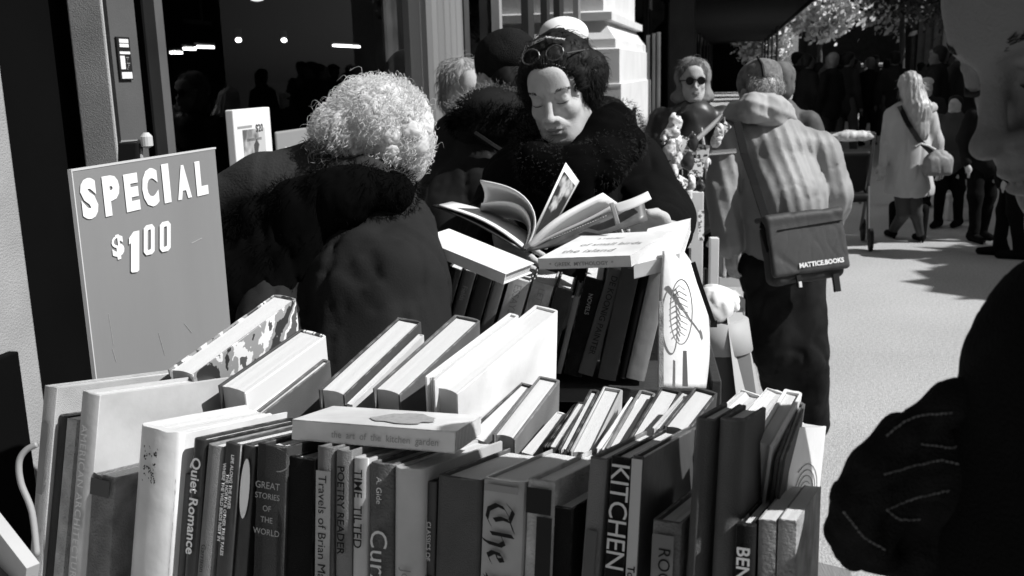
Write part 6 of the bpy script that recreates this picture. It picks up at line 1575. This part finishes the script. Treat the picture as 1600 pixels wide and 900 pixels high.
# ------------------------------------------------------------------ cluttered stand between the reader and the quilted man
def stand():
    d = 3.6; base = P(1095, 560, d); r = empty('trinket_stand', (base.x, base.y, 0), 'tall narrow stand hung with shiny trinkets and small bags', 'display stand')
    wm = mat('white_painted_wood', .62, .6, .15, 6); dk = flat_mat('stand_black', .01, .3)
    def col(x0, x1_, y0, z0, m, name, dd=d):
        a = P(x0, y0, dd); b_ = P(x1_, y0, dd); MB().box(Vector((a.x, a.y, z0)), b_-a, CF_h*.03, Vector((0, 0, a.z-z0))).build(name, m, r, bevel=.003)
    col(1080, 1100, 300, .02, wm, 'post'); col(1110, 1124, 372, .02, wm, 'post', d+.05)
    col(1101, 1106, 420, .3, dk, 'dark_strip', d+.02)
    MB().tube(Pc((1048, 232, d-.03), (1076, 236, d-.03), (1100, 240, d), (1150, 236, d)), .009, 8).build('rail', mat('chrome', .6, .25, .1, metal=.9), r)
    MB().bar(P(1066, 384, d), P(1080, 384, d), .014).build('rail', wm, r)
    ramp = ramp_mat('scribbles', [(0, .7), (.52, .12)], 60); s = P(1094, 335, d-.003)
    MB().add([P(1091, 328, d-.004), P(1100, 328, d-.004), P(1100, 376, d-.004), P(1091, 376, d-.004)], [(0, 1, 2, 3)]).build('picture_strip', ramp, r)
    return r
STAND = stand()
def trinkets():
    rg = random.Random(12); d = 3.55; sh = mat('shiny_foil', .6, .45, .5, 40, .4, 60); dk = mat('dark_foil', .04, .3, .4, 20)
    pl = [(1050, 215, 20, 0), (1062, 225, 14, 0), (1047, 238, 12, 0), (1082, 226, 11, 1), (1098, 238, 12, 0), (1060, 258, 12, 0), (1076, 258, 13, 1), (1088, 262, 14, 0), (1104, 256, 10, 0), (1052, 272, 9, 0), (1066, 284, 10, 0), (1082, 290, 9, 0), (1094, 292, 8, 1), (1062, 300, 8, 0), (1076, 308, 8, 0), (1124, 210, 10, 0), (1132, 200, 9, 0), (1118, 222, 9, 0)]
    for i, (x, y, rr, k) in enumerate(pl):
        c = P(x, y, d+rg.uniform(-.05, .05)); q = px(rr, d); r = empty('trinket_bag', c, 'small dark crumpled bag hanging among pale ones on the trinket stand' if k else 'small pale crumpled bag hanging on the trinket stand', 'trinket', 'small dark bags hung on the trinket stand' if k else 'small pale bags hung on the trinket stand')
        if i % 3 == 1:
            ax_ = Vector((rg.uniform(.4, 1), rg.uniform(-.4, .4), rg.uniform(-.7, .7))).normalized(); ay_ = ax_.cross(CF).normalized()
            MB().box(c-ax_*q*.8-ay_*q, ax_*q*1.6, ay_*q*2, CF*.006).build('card', ramp_mat('trinket_card_%d' % (i % 4), [(0, .75), (.5, .06), (.6, .5)], 40+9*(i % 4)), r, bevel=.001)
            MB().tube([c+Vector((0, 0, q)), c+Vector((0, .005, q*1.9))], .0022, 5).build('string', flat_mat('string', .3), r)
            r['label'] = 'small printed card hanging among crumpled bags on the trinket stand'; r['group'] = 'small cards hung on the trinket stand'
            continue
        s = Sdf(); s.ell(c, (q*.6, q*.45, q*.8), k=.01).cap(c+Vector((0, 0, q*.7)), c+Vector((rg.uniform(-.3, .3)*q, 0, q*1.25)), q*.28, q*.35, k=.02); s.mesh('bag', .006, dk if k else sh, r, fold=folds(i+60, q*.42, 75, stretch=(1, 1, 1)))
        MB().tube([c+Vector((0, 0, q)), c+Vector((0, .005, q*1.9))], .0022, 5).build('string', flat_mat('string', .3), r)
trinkets()
def lowshelf():
    d = 4.6; a = P(1123, 448, d); r = empty('crate_of_books', G(1135, 560), 'pale low shelf with a few small books behind the white sack', 'shelf')
    m = mat('white_painted_wood', .62, .6, .15, 6); v = Vector((0, 0, 1)); x = CR*px(30, d)*1.4; g = a
    MB().box(g, x, CF_h*.2, v*.045).build('shelf', m, r, bevel=.002); MB().box(g-v*.10, x, CF_h*.2, v*.04).build('shelf', m, r, bevel=.002)
    for k in (0, .95): MB().box(Vector(((g+x*k).x, (g+x*k).y, 0)), x*.05, CF_h*.2, v*(g.z-.1)).build('leg', m, r)
    for i, gg in enumerate((.5, .05, .03, .3)):
        p = g+x*(.12+.17*i)+v*.047; M = frameM(p+v*.13, CR, CF_h, v)
        book_mesh(.022, .10, .13, cover_mat(gg, 'cloth', i), M=M, label=('pale slim book standing first on the low white shelf', 'black book second on the low white shelf', 'black book third on the low white shelf', 'light book standing last on the low white shelf')[i])
lowshelf()
# white sack and grey stool at the end of the second cart
def sack():
    d = 2.35; c = P(1118, 490, d); g0 = Vector((c.x, c.y, 0)); r = empty('folding_stool', g0, 'pale grey tapered stand with slanting legs beside the second cart', 'stand')
    gm = mat('pale_grey_plastic', .36, .6, .08, 4); v = Vector((0, 0, 1))
    top = P(1125, 500, d)
    MB().lathe(Vector((top.x, top.y, 0)), [(.19, .02), (.19, .03), (.10, top.z-.25), (.062, top.z-.02), (.05, top.z)], 28).build('drum', mat('dark_grey_drum', .09, .7, .1), r, smooth=True)
    MB().lathe(Vector((top.x, top.y, 0)), [(.075, top.z-.07), (.078, top.z-.068), (.066, top.z+.004), (.05, top.z+.006)], 28).build('band', gm, r, smooth=True)
    MB().add([P(1135, 488, d-.06), P(1160, 488, d-.02), P(1204, 690, d+.05), P(1160, 700, d-.1), P(1135, 488, d-.03), P(1160, 488, d+.01), P(1204, 690, d+.08), P(1160, 700, d-.07)], [(0, 1, 2, 3), (7, 6, 5, 4), (0, 4, 5, 1), (1, 5, 6, 2), (2, 6, 7, 3), (3, 7, 4, 0)]).build('side_panel', gm, r)
    s = empty('plastic_sack', P(1115, 480, d-.04), 'crumpled white plastic sack lying on the grey drum', 'sack')
    q = Sdf(); q.ell(P(1117, 480, d-.02), (.042, .05, .048), k=.02).ell(P(1128, 472, d-.02), (.03, .04, .022), k=.02); q.mesh('sack', .005, mat('white_thin_plastic', .8, .35, .08, 20), s, fold=folds(71, .012, 60))
    b_ = MB(); tp = Pc((1083, 410, 1.80), (1092, 440, 1.81), (1104, 474, 1.83), (1115, 506, 1.86)); t = empty('black_strap', tp[0], 'black strap slanting down across the white sack', 'strap')
    for i in range(3): b_.bar(tp[i], tp[i+1], .008, .003, up=-CF)
    b_.build('webbing', flat_mat('strap_black', .01), t)
    b2_ = MB(); b2_.bar(tp[3]-CR*.006, tp[3]+CR*.006, .006, .012); b2_.build('buckle', flat_mat('buckle_black', .015), t)
sack()
# hat form hanging in the window
def hat():
    c = S(POLE0-.35, T0-.35, 0); s0, z0 = on_t(640, 108, T0-.3); c = S(s0, T0-.3, z0); r = empty('display_hat', c, 'pale soft hat with a dark hollow on show in the shop window', 'hat')
    s = Sdf(); s.ell(c, (.15, .16, .125), k=.02).ell(c+SD*.04-Vector((0, 0, .06))+TD*.1, (.08, .07, .08), k=.03, op='-'); s.ell(c-SD*.12-Vector((0, 0, .03)), (.06, .09, .03), k=.03); s.mesh('hat', .009, mat('pale_felt', .38, .8, .25, 8), r, fold=folds(3, .007, 25))
    MB().tube([c-Vector((0, 0, .1)), Vector((c.x, c.y, .65))], .012, 8).build('stand', STONE_D, r)
hat()
# dark curtain-like coats in the window seen as vague shapes
